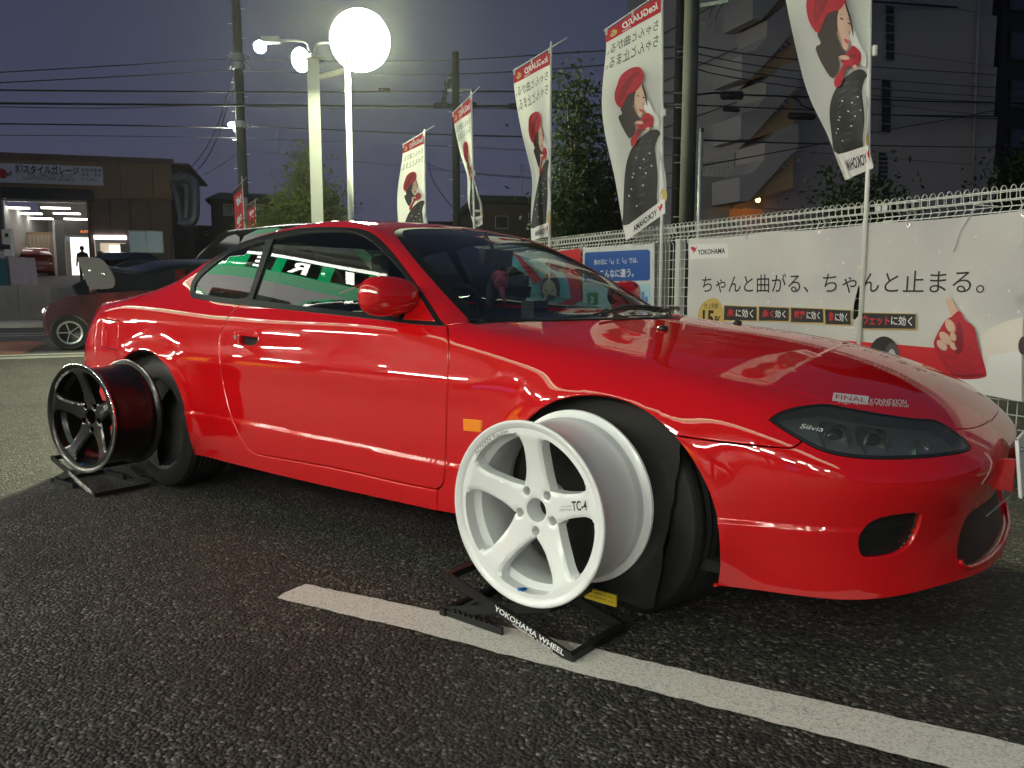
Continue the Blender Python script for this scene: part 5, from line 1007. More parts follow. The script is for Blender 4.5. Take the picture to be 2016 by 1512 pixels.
rw=[('upper cable passing in front of the stair tower',[(1370,91,13.5),(1460,105,17),(1565,117,20),(1740,133,23),(1880,142,25),(2040,152,27)],.013,()),
('second cable in front of the stair tower',[(1370,105,13.5),(1460,124,17),(1562,139,20),(1740,158,23),(2040,178,27)],.011,()),
('third cable in front of the stair tower',[(1370,121,13.5),(1460,140,17),(1565,155,20),(1740,176,23),(2040,196,27)],.011,()),
('fourth cable in front of the stair tower',[(1370,135,13.5),(1430,150,16),(1580,173,20),(1740,190,23),(2040,206,27)],.011,()),
('bent cable with a fat closure beside the thick pole',[(1370,187,13.5),(1415,183,15),(1470,187,17),(1545,190,19),(1570,196,19.5),(1601,215,20),(1740,226,23),(2040,230,27)],.020,[(1418,188,1464,188,16,.085),(1550,228,1606,230,19,.08)]),
('straight cable under the bent one with a small closure',[(1370,207,13.5),(1460,211,17),(1600,217,20),(1740,226,23),(2040,236,27)],.014,[(1423,215,1456,217,16,.045)]),
('top thick cable at the upper right of the apartment block',[(1560,-10,20),(1722,3,23),(1850,12,25),(2040,25,27)],.030,()),
('level cable halfway up the apartment block',[(1384,276,12),(1500,280,16),(1640,284,20),(1790,288,23),(1955,290,26),(2040,291,27)],.016,()),
('slanting cable climbing to the right across the apartment block',[(1383,326,13),(1510,303,18),(1638,279,21),(1747,256,23),(1890,231,25),(2040,200,27)],.013,()),
('thick level cable behind the furled flag',[(1560,190,20),(1724,196,23),(1850,200,25),(2040,203,27)],.022,())]
for l,pts,r,bx in rw: wire(l,pts,r,5,bx)
# ================================================================== trees
BARK=pm('bark',(.07,.055,.04),.9,bump=.4,bscale=25)
def leafm(name,c): return pm(name,c,.8,spec=.1,var=.45,vscale=1.7,trans=.3)
LF1,LF2,LF3=leafm('leaves_lamplit',(.11,.14,.035)),leafm('leaves_dark',(.013,.022,.008)),leafm('leaves_dull',(.012,.019,.009))  # first leaf colour is brightened to carry lamplight
def tree(name,label,px,py,dep,crown,nl,ls,lm,seed,cat='tree'):
    """crown: ellipsoids (dx along the picture, dz up from the ground, rx, rz) in metres"""
    r=np.random.default_rng(seed); b=at(px,py,dep); b=np.array([b[0],b[1],0.]); t=thing(name,label,cat,b)
    zt=max(c[1] for c in crown); mb=MB(); mb.tube([b,b+[.05,.03,zt*.35],b+[-.04,.05,zt*.7],b+[0,0,zt]],[.11,.085,.05,.015],10)
    for c in crown:
        e=b+RT*c[0]+[0,0,c[1]]; s=b+[0,0,c[1]*.55]
        for k in range(4):
            q=e+np.array([r.normal()*c[2]*.45,r.normal()*c[2]*.45,r.normal()*c[3]*.45]); mb.tube([s,(s+q)/2+[0,0,.1],q],[.035,.02,.006],6)
    mb.obj('trunk',BARK,t,smooth=True)
    vol=np.array([c[2]**2*c[3] for c in crown]); vol/=vol.sum(); V=[];Fc=[]
    for c,w in zip(crown,vol):
        n=int(nl*w); ncl=max(6,n//26); e=b+RT*c[0]+[0,0,c[1]]
        d=r.normal(size=(ncl,3)); d/=np.linalg.norm(d,axis=1)[:,None]; cl=e+d*(r.random((ncl,1))**.45)*np.array([c[2],c[2],c[3]])*(.82+.3*r.random((ncl,1)))
        for q in cl:
            m=int(r.integers(14,38)); s=.10+.16*r.random(); p=q+r.normal(size=(m,3))*s*np.array([1,1,.8])
            for x in p:
                a=r.normal(size=3); a/=np.linalg.norm(a); u=np.cross(a,r.normal(size=3)); u/=max(np.linalg.norm(u),1e-6); L=ls*(.6+.8*r.random()); k=len(V)
                V+= [x-u*L,x+np.cross(a,u)*L*.45,x+u*L,x-np.cross(a,u)*L*.45]; Fc.append((k,k+1,k+2,k+3))
    obj('crown',V,Fc,lm,t); return t
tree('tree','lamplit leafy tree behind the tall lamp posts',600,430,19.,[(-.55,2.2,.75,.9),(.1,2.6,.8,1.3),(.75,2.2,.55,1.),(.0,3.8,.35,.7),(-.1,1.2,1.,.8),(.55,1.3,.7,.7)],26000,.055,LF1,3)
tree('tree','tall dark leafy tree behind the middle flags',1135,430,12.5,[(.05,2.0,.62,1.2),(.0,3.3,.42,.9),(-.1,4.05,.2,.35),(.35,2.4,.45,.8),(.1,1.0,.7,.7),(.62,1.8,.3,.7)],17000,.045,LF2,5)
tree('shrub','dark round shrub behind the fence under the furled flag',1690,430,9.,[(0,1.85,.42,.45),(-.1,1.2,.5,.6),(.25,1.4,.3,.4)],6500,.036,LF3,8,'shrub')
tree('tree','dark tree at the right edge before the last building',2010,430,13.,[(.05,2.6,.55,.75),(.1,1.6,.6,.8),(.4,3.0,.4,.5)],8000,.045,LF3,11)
# ================================================================== buildings
class Facade(VPlane):
    def __init__(s,a,b):
        d=np.array(b)-np.array(a); super().__init__(a,math.degrees(math.atan2(d[1],d[0])))
    def rect(s,x0,y0,x1,y1,d=0.):
        xm,ym=(x0+x1)/2,(y0+y1)/2; U_=s.uz([(x0,ym),(x1,ym),(xm,y0),(xm,y1)],d); return sorted((U_[0,0],U_[1,0]))+sorted((U_[2,1],U_[3,1]))
    def box(s,name,x0,y0,x1,y1,d0,d1,mat,par,zb=None,ref=0.):
        u0,u1,z0,z1=s.rect(x0,y0,x1,y1,ref); z0=z0 if zb is None else zb
        mb=MB(); mb.box(s.P((u0+u1)/2,(z0+z1)/2,(d0+d1)/2),((u1-u0)/2,abs(d1-d0)/2,(z1-z0)/2),s.u,s.n); return mb.obj(name,mat,par)
    def text(s,t,x0,y0,x1,y1,mat,par,d,name='lettering',**k):
        a=s.uz([(x0,y0)],d)[0];b=s.uz([(x1,y1)],d)[0]; V,Fc=textbox(t,a[0],a[1],b[0],b[1],**k); return obj(name,np.array([s.P(p[0],p[1],d) for p in V]),Fc,mat,par)
    def poly(s,name,pts,d0,d1,mat,par):
        P_=s.hit(pts,d0); mb=MB(); mb.prism(list(P_),s.n*(d1-d0)); return mb.obj(name,mat,par)
# -- garage across the road
GA=Facade(at(0,430,40),at(335,430,42)); ZG=1.72
BRN=pm('brown_cladding',(.30,.19,.12),.75,var=.2,vscale=1.2); BRN2=pm('brown_cladding_dark',(.19,.13,.095),.8,var=.2,vscale=1.5); WSH=pm('interior_wall',(.35,.34,.32),.8)
g=thing('garage','brown clad repair garage across the road with a lit open bay','garage',GA.P(4.5,ZG))
for i,(x0,x1) in enumerate(((-330,-215),(-214,-110),(-109,-2),(-1,80),(81,160),(161,236),(237,300),(301,338))): GA.box('wall_panel',x0,306+.0*x0+x0*.037-0,x1,388+x0*.02,-.25,0,BRN,g)
GA.box('parapet',-330,300,340,306+6,-.28,.06,BRN2,g)
for x0,x1 in((179,216),(217,256),(257,296),(297,338)): GA.box('wall_panel',x0,390,x1,462,-.25,0,BRN2,g)
GA.box('wall_panel',179,462,186,548,-.25,0,BRN2,g); GA.box('wall_panel',249,462,255,548,-.25,0,BRN2,g); GA.box('wall_panel',321,462,338,548,-.25,0,BRN2,g); GA.box('wall_panel',255,498,321,548,-.25,0,BRN2,g)
GA.box('wall_panel',-330,388,11,560,-.25,0,BRN2,g)
GA.box('shutter_box',6,372,184,394,.0,.35,M['black'],g); GA.box('bay_frame',9,394,13,548,-.2,.08,M['galv'],g); GA.box('bay_frame',175,394,180,548,-.2,.08,BRN2,g); GA.box('bay_frame',13,394,175,398,-.2,.05,M['galv'],g)
b_=GA.box('sign_board',-120,323,203,361,.02,.10,pm('sign_board_white',(.75,.78,.80),.6),g)
SB=pm('sign_dark_ink',(.05,.05,.07),.6); GA.text('㈱スタイルガレージ',31,341,155,328,SB,b_,.105,bold=.03); GA.text('TEL.046-257-8117',54,349,143,343,SB,b_,.105); GA.text('http://www.style-garage.jp',46,355,148,351,SB,b_,.105); 
for k,s_ in enumerate(('自動車整備','板金・塗装','カスタム')): GA.text(s_,161,338+k*9,199-(8 if k==2 else 0),332+k*9,SB,b_,.105)
GA.poly('emblem',[(-6,340),(2,331),(10,334),(16,343),(10,352),(0,350)],.102,.106,M['red'],b_); GA.poly('emblem',[(10,343),(17,340),(22,334),(24,341),(20,347),(12,348)],.102,.106,M['grey'],b_)
GA.box('side_wall',334,312,338,548,-9.,-.25,BRN2,g); GA.box('side_wall',-3,400,2,560,-9.,-.25,WSH,g); GA.box('back_wall',-20,340,190,548,-8.2,-8.,WSH,g); 
mb=MB(); mb.box(GA.P(2.,6.35,-4.2),(5,4.,.05),GA.u,GA.n); mb.obj('bay_ceiling',M['matte'],g)
mb=MB(); mb.box(GA.P(2.5,ZG-.05,-4.2),(7,4.2,.05),GA.u,GA.n); mb.obj('bay_floor',M['conc'],g)
mb=MB(); mb.box(GA.P(4.4,7.6,-4.6),(4.6,4.4,.06),GA.u,GA.n); mb.obj('roof',BRN2,g)
TUBE=emitmat('bay_tube_glow',(1.,.97,.90),9.)
for x0,x1,y in((15,57,409),(82,137,409),(34,82,420),(106,157,420),(13,35,429),(57,103,430),(127,173,431)):
    d=-1.2-(y-409)*.16; a,b2_=GA.uz([(x0,y),(x1,y)],d); mb=MB(); mb.box(GA.P((a[0]+b2_[0])/2,a[1],d),(abs(a[0]-b2_[0])/2,.14,.035),GA.u,GA.n); mb.obj('tube_lamp',TUBE,g)
GA.box('curtain_rail',24,457,111,462,-4.1,-4.,BRN,g,ref=-4.); 
CUR=pm('beige_curtain',(.42,.36,.28),.8); u0_,u1_,z0_,z1_=GA.rect(26,462,110,548,-4.); n=60; V=[];
for j in(0,1):
    for i in range(n+1): V.append(GA.P(u0_+(u1_-u0_)*i/n,z0_ if j==0 else z1_,-4.+.06*math.sin(i*1.1)))
obj('curtain',V,[(i,i+1,n+2+i,n+1+i) for i in range(n)],CUR,g,smooth=True)
GA.box('clerestory',28,446,96,457,-7.9,-7.85,pm('clerestory_blue',(.18,.25,.30),.4,emit=(.3,.4,.5),estr=.25),g)
GA.box('partition',110,434,128,548,-3.2,-3.,pm('partition_grey',(.16,.16,.15),.7),g,ref=-3.); GA.box('partition',128,434,180,464,-3.2,-3.,pm('partition_grey2',(.13,.13,.12),.7),g,ref=-3.); GA.box('partition_post',107,434,111,548,-3.0,-2.9,M['white'],g,ref=-3.)
GA.box('lit_doorway',129,465,178,541,-4.2,-4.1,emitmat('doorway_glow',(1.,.95,.82),1.6),g,ref=-3.); GA.text('AUTO',158,458,176,454,emitmat('orange_sign_glow',(1.,.25,.03),2.),g,-2.95)
GA.box('lit_office',187,476,249,545,-1.6,-1.5,pm('office_wall_glow',(.6,.5,.4),.7,emit=(1.,.85,.6),estr=.45),g,ref=-.2); GA.box('office_lamp',186,464,249,471,-.3,.1,emitmat('office_lamp_glow',(.9,.85,1.),4.5),g); GA.box('office_window',206,481,236,512,-1.45,-1.4,emitmat('office_window_glow',(1.,.95,.82),2.2),g,ref=-.2)  # glow put into the back wall stands in for lamplight inside the office
GA.box('office_counter',206,513,249,545,-1.2,-1.,M['white'],g,ref=-.2); GA.box('vending_box',188,494,199,516,-.9,-.6,M['black'],g,ref=-.2); GA.box('notice_board',237,480,256,497,.02,.06,pm('notice_grey',(.3,.28,.24),.7),g)
fr=GA.box('window_frame',254,454,322,498,-.1,.05,M['galv'],g); 
for x0,x1 in((256,287),(289,320)): GA.box('pane',x0,457,x1,496,.052,.062,pm('frosted_pane_%d'%x0,(.12,.18,.19),.25,emit=(.35,.50,.50),estr=.14),fr)
# duct pipes on its corner
DUC=pm('duct_metal',(.22,.23,.24),.5,.6)
for k,(pts,r) in enumerate((([(342,352),(358,350),(374,353),(383,366),(384,400),(383,425),(376,437),(360,440)],.24),([(346,360),(362,362),(368,372),(368,400),(366,428)],.16),([(338,356),(346,380),(352,410),(356,438)],.13))):
    d=thing('exhaust_duct',['fat bent metal duct on the garage corner','medium metal duct nested inside the fat bent one','thin sloping duct tight against the garage corner'][k],'duct',at(*pts[-1],41.5)); mb=MB(); mb.tube(smoothpoly([at(*p,41.3+.2*k) for p in pts],5,False),r,14); mb.obj('pipe',DUC,d,smooth=True)
    for q in(pts[2],pts[-1]): c=at(*q,41.3+.2*k); mb=MB(); mb.tube([c+[0,0,-.05],c+[0,0,.05]],r*1.2,14); mb.obj('flange',DUC,d)
# rising forecourt and retaining wall
RMP=asphalt('forecourt_asphalt',(.040,.038,.036),40.,.3); A=R0+rn*12.5; 
e0=GA.P(-14,ZG-.02,.3); e1=GA.P(22,ZG-.02,.3); 
obj_r=obj('forecourt',[ong(-260,628)+[0,0,.0],ong(300,619)+[0,0,.0],e1,e0,GA.P(22,ZG-.02,-12),GA.P(-14,ZG-.02,-12)],[(0,1,2,3),(3,2,4,5)],RMP); tag(obj_r,kind='structure')
RWp=Facade(ong(-60,637),ong(94,628)); rw_=thing('retaining_wall','stained concrete retaining wall at the left edge across the road','wall',RWp.P(1,0))
RWp.box('wall_face',-60,562,36,640,-.3,0,M['conc'],rw_,zb=0.); RWp.box('wall_face',37,560,94,640,-.3,.02,M['conc'],rw_,zb=0.)
c0=RWp.hit([(93,600)])[0]; mb=MB(); mb.box(c0+np.array([GA.n[0]*-3,GA.n[1]*-3,0])*1+[0,0,.05-c0[2]+.45],(.12,3.,.55),GA.u,GA.n); mb.obj('wall_return',M['conc'],rw_)
TEAL=pm('teal_plastic',(.02,.10,.13),.5); SHT=pm('pale_sheet',(.34,.31,.36),.7,bump=.5,bscale=6)
t=thing('bin','teal plastic bin with black lid on the retaining wall','bin',RWp.P(0,1.1,-.5)); RWp.box('bin_body',-12,508,27,562,-.9,-.2,TEAL,t); RWp.box('bin_lid',-14,480,29,489,-.95,-.15,M['plastic'],t); RWp.box('bin_neck',-10,489,24,508,-.85,-.25,SHT,t)
t=thing('covered_stack','stack wrapped in pale wrinkled sheet on the retaining wall','stack',RWp.P(1,1.1,-.5)); u0_,u1_,z0_,z1_=RWp.rect(33,506,84,560); mb=MB(); 
for i in range(5):
    a=u0_+(u1_-u0_)*i/5; mb.prism([RWp.P(a,z0_,-.2+.03*math.sin(i*3)),RWp.P(a+(u1_-u0_)/5,z0_,-.2+.03*math.sin(i*3+3)),RWp.P(a+(u1_-u0_)/5,z1_-.04*(i%2),-.24),RWp.P(a,z1_-.04*((i+1)%2),-.24)],-RWp.n*.6)
mb.obj('wrap',SHT,t)
t=thing('post_sign','white slim sign post at the left edge before the garage bay','sign',at(16,540,30)); q=at(16,478,30); mb=MB(); mb.box(q,(.16,.05,.5),RT); mb.obj('sign_board',SNOW,t); mb=MB(); mb.box(q+FWH*-.06+[0,0,.28],(.06,.004,.07),RT,FWH); mb.obj('sign_mark',M['ink'],t); mb=MB(); mb.tube([q-[0,0,.5],[q[0],q[1],1.]],.03,8); mb.obj('post',M['galv'],t)
# -- dark houses behind
DK=pm('dark_house_wall',(.030,.028,.028),.8); DK2=pm('dark_roof',(.012,.012,.014),.7)
def house(label,x0,x1,y_eave,y_ridge,dep,winpx=(),mat=DK,flat=False):
    f=Facade(at(x0,430,dep),at(x1,430,dep*1.02)); t=thing('house',label,'house',f.P(0,0)); f.box('wall',x0+4,y_eave,x1-4,560,-7,0,mat,t,zb=0.)
    u0,u1,z0,z1=f.rect(x0,y_ridge,x1,y_eave)
    if flat: mb=MB(); mb.box(f.P((u0+u1)/2,(z0+z1)/2,-3.5),((u1-u0)/2+.2,3.8,(z1-z0)/2),f.u,f.n); mb.obj('roof',DK2,t)
    else: mb=MB(); um=(u0+u1)/2; mb.prism([f.P(u0-.3,z0-.1,.4),f.P(u1+.3,z0-.1,.4),f.P(u1-.3,z1,-2.),f.P(u0+.3,z1,-2.)],-f.n*3); mb.obj('roof',DK2,t)
    for w in winpx: fr=f.box('window',*w,-.05,.04,M['grey'],t); f.box('pane',w[0]+1,w[1]+1,w[2]-1,w[3]-1,.042,.05,M['black'],fr)
    return t
house('dark house with deep eaves left of the lamplit tree',414,535,392,372,44,[(440,402,458,425),(500,402,520,425)])
house('low dark building behind the twisted flag',946,1108,402,388,30,[(975,425,1000,450),(1040,420,1075,445)],pm('dark_brown_wall',(.05,.036,.032),.8),True)
house('low dark roofline far behind between garage and red coupe',336,440,452,444,60,[(370,460,380,468),(400,455,410,463)],flat=True)
house('distant dark row of houses behind the coupe roof',640,950,448,436,62,[(700,455,715,470),(850,452,865,468)],flat=True)
# antennas
for x,y0,y1,d,l in((551,255,300,44,'thin aerial mast left of the lamplit tree'),(1030,322,392,30,'thin aerial mast on the low dark building')):
    t=thing('aerial',l,'aerial',at(x,y1,d)); mb=MB(); mb.tube([at(x,y1,d),at(x-4,y0,d)],.02,5); mb.obj('mast',M['galv'],t)
    for k in range(4): mb=MB(); mb.tube([at(x-8-k,y0+3+k*5,d),at(x+5+k,y0+4+k*5,d)],.010,4); mb.obj('element',M['galv'],t)
# -- apartment block with an outside stair
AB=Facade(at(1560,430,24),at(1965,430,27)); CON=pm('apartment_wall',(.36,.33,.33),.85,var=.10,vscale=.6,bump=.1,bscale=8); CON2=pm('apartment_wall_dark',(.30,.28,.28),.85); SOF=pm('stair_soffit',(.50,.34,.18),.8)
t=thing('apartment_block','pale apartment block with zigzag outside stair and narrow windows behind the fence','building',AB.P(3,0))
for y0,y1 in((-200,-8),(-7,100),(101,205),(206,310),(311,420)): AB.box('wall_panel',1505,y0,1962,y1,-8,0,CON,t)
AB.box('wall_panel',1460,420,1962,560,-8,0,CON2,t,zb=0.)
for x0,y0,x1,y1 in((1741,12,1757,120),(1733,157,1750,262),(1727,300,1744,352)):
    w=AB.box('window',x0-2,y0-2,x1+2,y1+2,.0,.06,CON2,t); 
    for k in range(6): h=(y1-y0)/6; AB.box('pane',x0,y0+k*h+1,x1,y0+(k+1)*h-1,.062,.07,pm('stair_pane',(.012,.013,.018),.15) if k==0 and x0==1741 else bpy.data.materials['stair_pane'],w)
mb=MB(); mb.tube([AB.hit([(1929,-20)],.12)[0],AB.hit([(1914,364)],.12)[0]],.05,8); dp_=mb.obj('drainpipe',CON2,t,smooth=True)
for y in(28,130,160,265): mb=MB(); c=AB.hit([(1928-(y/384*15),y)],.1)[0]; mb.box(c,(.08,.08,.03),AB.u,AB.n); mb.obj('pipe_bracket',CON2,dp_)
Z4=lambda L:[(1350+x/3.0243,y/3.0243) for x,y in L]
for k,(dy,dx,m) in enumerate(((-335,60,CON),(0,0,CON),(338,-4,CON),(690,-10,CON))):
    S=lambda L:Z4([(x+dx,y+dy) for x,y in L])
    AB.poly('stair_parapet',S([(165,400),(245,370),(305,300),(310,205),(405,125),(500,95),(500,245),(455,275),(215,540),(165,535)]),.0,1.3,m,t)
    AB.poly('stair_soffit',S([(500,240),(500,455),(380,492),(215,541),(460,268)]),-.2,.9,SOF,t)
    for j in range(9): 
        a=S([(240+j*25,372-j*20),(262+j*25,372-j*20)]); AB.box('stair_step',a[0][0],a[0][1]+30,a[1][0],a[0][1]+38,.1,1.2,CON2,t)
    c=AB.hit(S([(440,500)]),.6)[0]; mb=MB(); mb.sphere(c,.07 if k==3 else .045,10,8); mb.obj('landing_lamp',emitmat('landing_lamp_%d'%k,(1.,.45,.12),(2,4,8,25)[k]),t,smooth=True)
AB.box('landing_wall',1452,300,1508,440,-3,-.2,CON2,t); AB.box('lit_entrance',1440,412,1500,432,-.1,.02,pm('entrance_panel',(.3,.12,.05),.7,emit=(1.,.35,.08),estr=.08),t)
for x in(1386,1396,1406,1416,1426,1434): mb=MB(); mb.tube([AB.hit([(x,318)],.6)[0],AB.hit([(x,342)],.6)[0]],.015,5); mb.obj('rail_post',M['grey'],t)
mb=MB(); mb.tube([AB.hit([(1382,320)],.6)[0],AB.hit([(1436,318)],.6)[0]],.02,5); mb.obj('hand_rail',M['grey'],t); mb=MB(); mb.tube([AB.hit([(1382,331)],.6)[0],AB.hit([(1436,330)],.6)[0]],.015,5); mb.obj('hand_rail',M['grey'],t)
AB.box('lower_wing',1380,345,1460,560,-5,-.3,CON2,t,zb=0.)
A2=Facade(at(1966,430,29),at(2150,430,31)); t=thing('building','dark building with blue-grey windows at the right edge behind the apartment block','building',A2.P(2,0))
A2.box('wall',1964,-250,2300,560,-8,0,DK,t,zb=0.)
for k in range(5):
    w=A2.box('window',1985,-30+k*95,2040,25+k*95,.0,.05,M['black'],t); A2.box('pane',1988,-27+k*95,2036,22+k*95,.052,.06,pm('dusk_pane_%d'%k,(.03,.045,.06),.12),w)
# ================================================================== other cars
def gencar(name,label,loc,rz,L,Wd,body,roof,wins,wz,wr,paint,rimmat,glass,lamps=(),group=None,cat='car',cabm=None):
    """body and roof: side outlines (x forward, z); wins: side window outlines; wz: axle positions, wr: tyre radius"""
    t=thing(name,label,cat,loc,group,rz); h=Wd/2
    def shell(nm,ol,mat,h0,h1,z0,z1,par=t):
        ol=smoothpoly(ol,3); n=len(ol); V=[];rows=[(-1,.90),(-1,.97),(-.93,1.),(.93,1.),(1,.97),(1,.90)]
        cen=ol.mean(0)
        for s,k in rows:
            for x,z in ol:
                f=np.clip((z-z0)/max(z1-z0,.01),0,1); w=h0+(h1-h0)*f; V.append((cen[0]+(x-cen[0])*(k if nm=='body' else .5+.5*k),w*s,cen[1]+(z-cen[1])*k))
        mb=MB(); mb.add(V,[(i*n+j,i*n+(j+1)%n,(i+1)*n+(j+1)%n,(i+1)*n+j) for i in range(5) for j in range(n)]+[tuple(range(n))[::-1],tuple(range(5*n,6*n))]); return mb.obj(nm,mat,par,auto=45,local=True)
    bo=shell('body',body,paint,h,h,0,1); zb=min(z for _,z in roof); zt=max(z for _,z in roof); ro=shell('cabin',roof,cabm or paint,h*.97,h*.74,zb,zt)
    for w in wins:
        for s in(-1,1):
            V=[]
            for x,z in smoothpoly(w,3): f=(z-zb)/(zt-zb); V.append((x,s*(h*.97+(h*.74-h*.97)*f)*1.012,z))
            mb=MB(); mb.prism(V,(0,s*.006,0)); mb.obj('side_window',glass,t,local=True)
    for cx in wz:
        for s in(-1,1):
            mb=MB(); mb.lathe([(wr*.62,-.09),(wr*.93,-.10),(wr,-.07),(wr,.07),(wr*.93,.10),(wr*.62,.09)],28,(cx,s*(h-.07),wr),(0,s,0),closed=True); w_=mb.obj('wheel',M['rubber'],t,auto=40,local=True)
            mb=MB(); mb.lathe([(.001,.085),(wr*.12,.088),(wr*.16,.07),(wr*.5,.075),(wr*.60,.098),(wr*.64,.095)],28,(cx,s*(h-.07),wr),(0,s,0)); 
            r_=mb.obj('rim',M['black'],w_,auto=40,local=True)
            for k in range(5): a=2*math.pi*k/5; mb=MB(); c=np.array([cx,s*(h+.018),wr]); mb.bar(c,c+np.array([math.cos(a),0,math.sin(a)])*wr*.58,.012,wr*.20,(0,1,0)); mb.obj('spoke',rimmat,w_,local=True)
            mb=MB(); mb.lathe([(wr*.55,.10),(wr*.64,.105),(wr*.66,.09)],28,(cx,s*(h-.07),wr),(0,s,0)); mb.obj('rim_edge',rimmat,w_,local=True)
    for nm,x,y,z,rx,ry,rz_,mat in lamps:
        for s in(-1,1): mb=MB(); mb.sphere((0,0,0),1,12,8); o=mb.obj(nm,mat,t,smooth=True,local=True); o.location=(x,y*s,z); o.scale=(rx,ry,rz_)
    for s in(-1,1): mb=MB(); mb.sphere((0,0,0),1,10,8); o=mb.obj('door_mirror',paint,t,smooth=True,local=True); o.location=(roof[0][0]-.25,s*(h+.06),zb+.06); o.scale=(.06,.10,.07)
    mb=MB(); mb.bbox((-L/2+.3,-h*.8,.18),(L/2-.3,h*.8,.3)); mb.obj('underbody',M['dark'],t,local=True)
    return t
GD=pm('dark_car_glass',(.006,.007,.008),.05); HEADL=emitmat('headlamp_glow',(1.,.90,.72),14.); TAIL=pm('tail_lamp',(.35,.01,.01),.2,coat=1.)
MAR=pm('maroon_paint',(.040,.006,.008),.3,coat=1.); BLKP=pm('black_car_paint',(.004,.005,.006),.10,spec=.5)
f0=ong(128,690); c0=f0+rd*1.42
gencar('hatchback','maroon compact hatchback driving left along the road with headlamp lit',(c0[0]-.60,c0[1]+.26,.004),math.radians(66.5+180),3.4,1.48,[(1.66,.28),(1.70,.48),(1.66,.68),(1.48,.79),(.98,.91),(-1.55,1.02),(-1.68,.85),(-1.68,.35),(-1.4,.24),(1.4,.22)],[(1.22,.90),(.62,1.36),(.15,1.45),(-1.0,1.44),(-1.45,1.35),(-1.62,.96)],[[(1.00,.98),(.56,1.32),(.12,1.39),(-.32,1.40),(-.32,.98)],[(-.40,.98),(-.40,1.40),(-1.0,1.38),(-1.30,1.0)]],(1.33,-1.10),.285,MAR,M['steel'],GD,[('headlight',1.60,.60,.62,.10,.13,.07,HEADL),('tail_light',-1.66,.62,.80,.05,.08,.16,TAIL)],cabm=BLKP)
v0=at(389,520,8.2); 
gencar('estate_car','black estate car parked beyond the red coupe, only its roof showing',(v0[0]+2.15,v0[1]+.55,0),math.radians(-3),4.3,1.7,[(2.1,.30),(2.15,.6),(2.0,.80),(1.2,.95),(.9,1.0),(-2.0,1.02),(-2.12,.8),(-2.12,.35),(-1.8,.24),(1.9,.22)],[(1.15,.95),(.45,1.42),(.1,1.53),(-1.2,1.55),(-1.75,1.48),(-2.08,.98)],[[(.95,1.02),(.40,1.38),(.05,1.46),(-.30,1.47),(-.30,1.02)],[(-.38,1.02),(-.38,1.47),(-1.15,1.47),(-1.15,1.02)],[(-1.23,1.02),(-1.23,1.46),(-1.60,1.42),(-1.85,1.04)]],(1.3,-1.3),.31,BLKP,M['steel'],GD,[('headlight',2.0,.6,.68,.12,.2,.09,M['steel']),('tail_light',-2.10,.72,.85,.05,.08,.2,TAIL)])
q=GA.P(GA.uz([(70,520)],-2.)[0,0],ZG,-2.); gencar('hatchback','small red and black hatchback inside the lit garage bay',(q[0],q[1],ZG),GA.n@np.array([1,0,0])*0+math.radians(math.degrees(math.atan2(-GA.n[1],-GA.n[0]))+18),3.5,1.5,[(1.66,.30),(1.70,.55),(1.62,.78),(1.30,.90),(.80,.98),(-1.55,1.02),(-1.68,.85),(-1.68,.35),(-1.4,.24),(1.4,.22)],[(.95,.95),(.35,1.40),(.05,1.47),(-1.0,1.46),(-1.45,1.35),(-1.62,.96)],[[(.75,1.0),(.32,1.34),(.02,1.40),(-.32,1.40),(-.32,1.0)],[(-.40,1.0),(-.40,1.40),(-1.0,1.38),(-1.30,1.0)]],(1.15,-1.15),.285,pm('red_hatch_paint',(.30,.02,.015),.3,coat=1.),M['steel'],GD,[('headlight',1.6,.56,.66,.1,.14,.09,M['steel']),('tail_light',-1.66,.6,.8,.05,.1,.16,TAIL)])
q=at(264,545,35); zq=1.25; gencar('sedan','dark car parked before the garage window, only its roof showing above the wing',(q[0],q[1],zq-.1),math.radians(math.degrees(math.atan2(GA.u[1],GA.u[0]))+70),4.2,1.7,[(2.1,.30),(2.15,.6),(2.0,.80),(1.2,.95),(.9,1.0),(-2.0,1.02),(-2.12,.8),(-2.12,.35),(-1.8,.24),(1.9,.22)],[(1.15,.95),(.45,1.38),(.1,1.43),(-1.0,1.42),(-1.4,1.30),(-1.9,.98)],[[(.95,1.02),(.40,1.32),(.05,1.38),(-.30,1.38),(-.30,1.02)],[(-.38,1.02),(-.38,1.38),(-1.0,1.36),(-1.3,1.02)]],(1.3,-1.3),.31,BLKP,M['steel'],GD,[('headlight',2.0,.6,.68,.12,.2,.09,M['steel']),('tail_light',-2.1,.7,.8,.05,.1,.12,TAIL)])
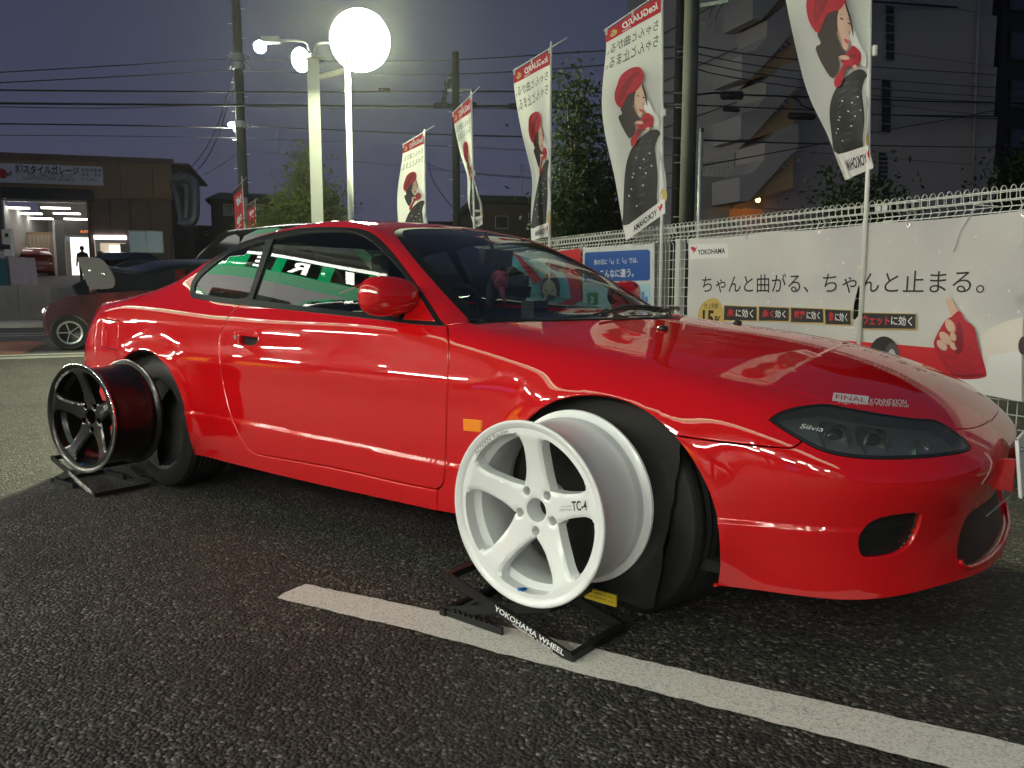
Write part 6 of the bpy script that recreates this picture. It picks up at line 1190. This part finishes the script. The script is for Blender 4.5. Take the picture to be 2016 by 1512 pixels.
# ================================================================== person by the garage
def person():
    b=at(165,548,37.5); zf=1.28; t=thing('person','person in dark clothes seen from behind before the lit garage doorway','person',(b[0],b[1],zf)); b=np.array([b[0],b[1],zf])
    V=[(0,0,.93,.13),(0,0,1.15,.135),(0,0,1.36,.15),(0,0,1.47,.07),(0,0,1.54,.055)]; E=[(0,1),(1,2),(2,3),(3,4)]
    for s in(-1,1):
        k=len(V); V+=[(s*.10,0,.86,.095),(s*.11,.01,.48,.068),(s*.11,-.01,.08,.045),(s*.12,-.13,.035,.04)]; E+=[(0,k),(k,k+1),(k+1,k+2),(k+2,k+3)]
        k=len(V); V+=[(s*.20,0,1.38,.065),(s*.26,.02,1.12,.048),(s*.25,-.07,.88,.036),(s*.245,-.09,.80,.034)]; E+=[(2,k),(k,k+1),(k+1,k+2),(k+2,k+3)]
    me=bpy.data.meshes.new('body'); me.from_pydata([b+RT*x+FWH*y+[0,0,z] for x,y,z,_ in V],E,[]); 
    o=bpy.data.objects.new('body',me); COL.objects.link(o); o.parent=t; o.matrix_parent_inverse=wm(t).inverted()
    md=o.modifiers.new('skin','SKIN'); md.use_smooth_shade=True
    for i,(_,_,_,r) in enumerate(V): me.skin_vertices[0].data[i].radius=(r,r)
    me.skin_vertices[0].data[0].use_root=True
    s=o.modifiers.new('sub','SUBSURF'); s.levels=s.render_levels=2
    me.materials.append(pm('dark_clothes',(.02,.022,.03),.9))
    mb=MB(); c=b+[0,0,1.63]; mb.sphere(c,.10,16,12,(.85,.85,1.15)); h=mb.obj('head',pm('skin',(.35,.20,.14),.6),t,smooth=True); mb=MB(); mb.sphere(c+FWH*-.012+[0,0,.025],.105,16,10,(.9,.9,1.05)); mb.obj('hair',M['dark'],t,smooth=True)
person()
# small red flags by the road
RF=pm('red_flag_cloth',(.50,.02,.02),.6,trans=.3)
for lab,base_px,top,L,R,words in(('small red flag nearest the left utility pole',(482,430),(476,347),[(0,459,376),(.5,462,420),(1,463,470)],[(0,478,358),(.5,479,405),(1,481,455)],1),('smaller red flag just right of the utility pole',(504,440),(502,392),[(0,486,406),(.5,488,440),(1,489,480)],[(0,502,396),(.5,503,430),(1,505,470)],2)):
    g,pr=flag(lab,base_px,L,R,.1,.03,1.,top,design=False,fencepole=False,dep=21)
    pr.rect(0,0,1,.12,M['ink']); pr.text('タイヤ' if words==1 else '交換',.15,.42,.75,.2,SNOW,bold=.03); pr.ell(.5,.34,.2,.07,LBL2) if words==1 else None; pr.text('交換' if words==1 else '夏冬',.2,.85,.8,.6,SNOW,bold=.04); pr.obj('printed_design',g)

# ================================================================== thin haze added to give the floodlight a halo
hz=bpy.data.materials.new('haze'); hz.use_nodes=True; n=hz.node_tree; n.nodes.remove(n.nodes['Principled BSDF']); pv=n.nodes.new('ShaderNodeVolumePrincipled'); pv.inputs['Color'].default_value=(.9,.92,.95,1); pv.inputs['Density'].default_value=.00035; pv.inputs['Anisotropy'].default_value=.85
n.links.new(pv.outputs[0],n.nodes['Material Output'].inputs['Volume'])
mb=MB(); mb.bbox((-170,-170,-1.),(170,170,26.)); tag(mb.obj('haze',hz),kind='stuff')
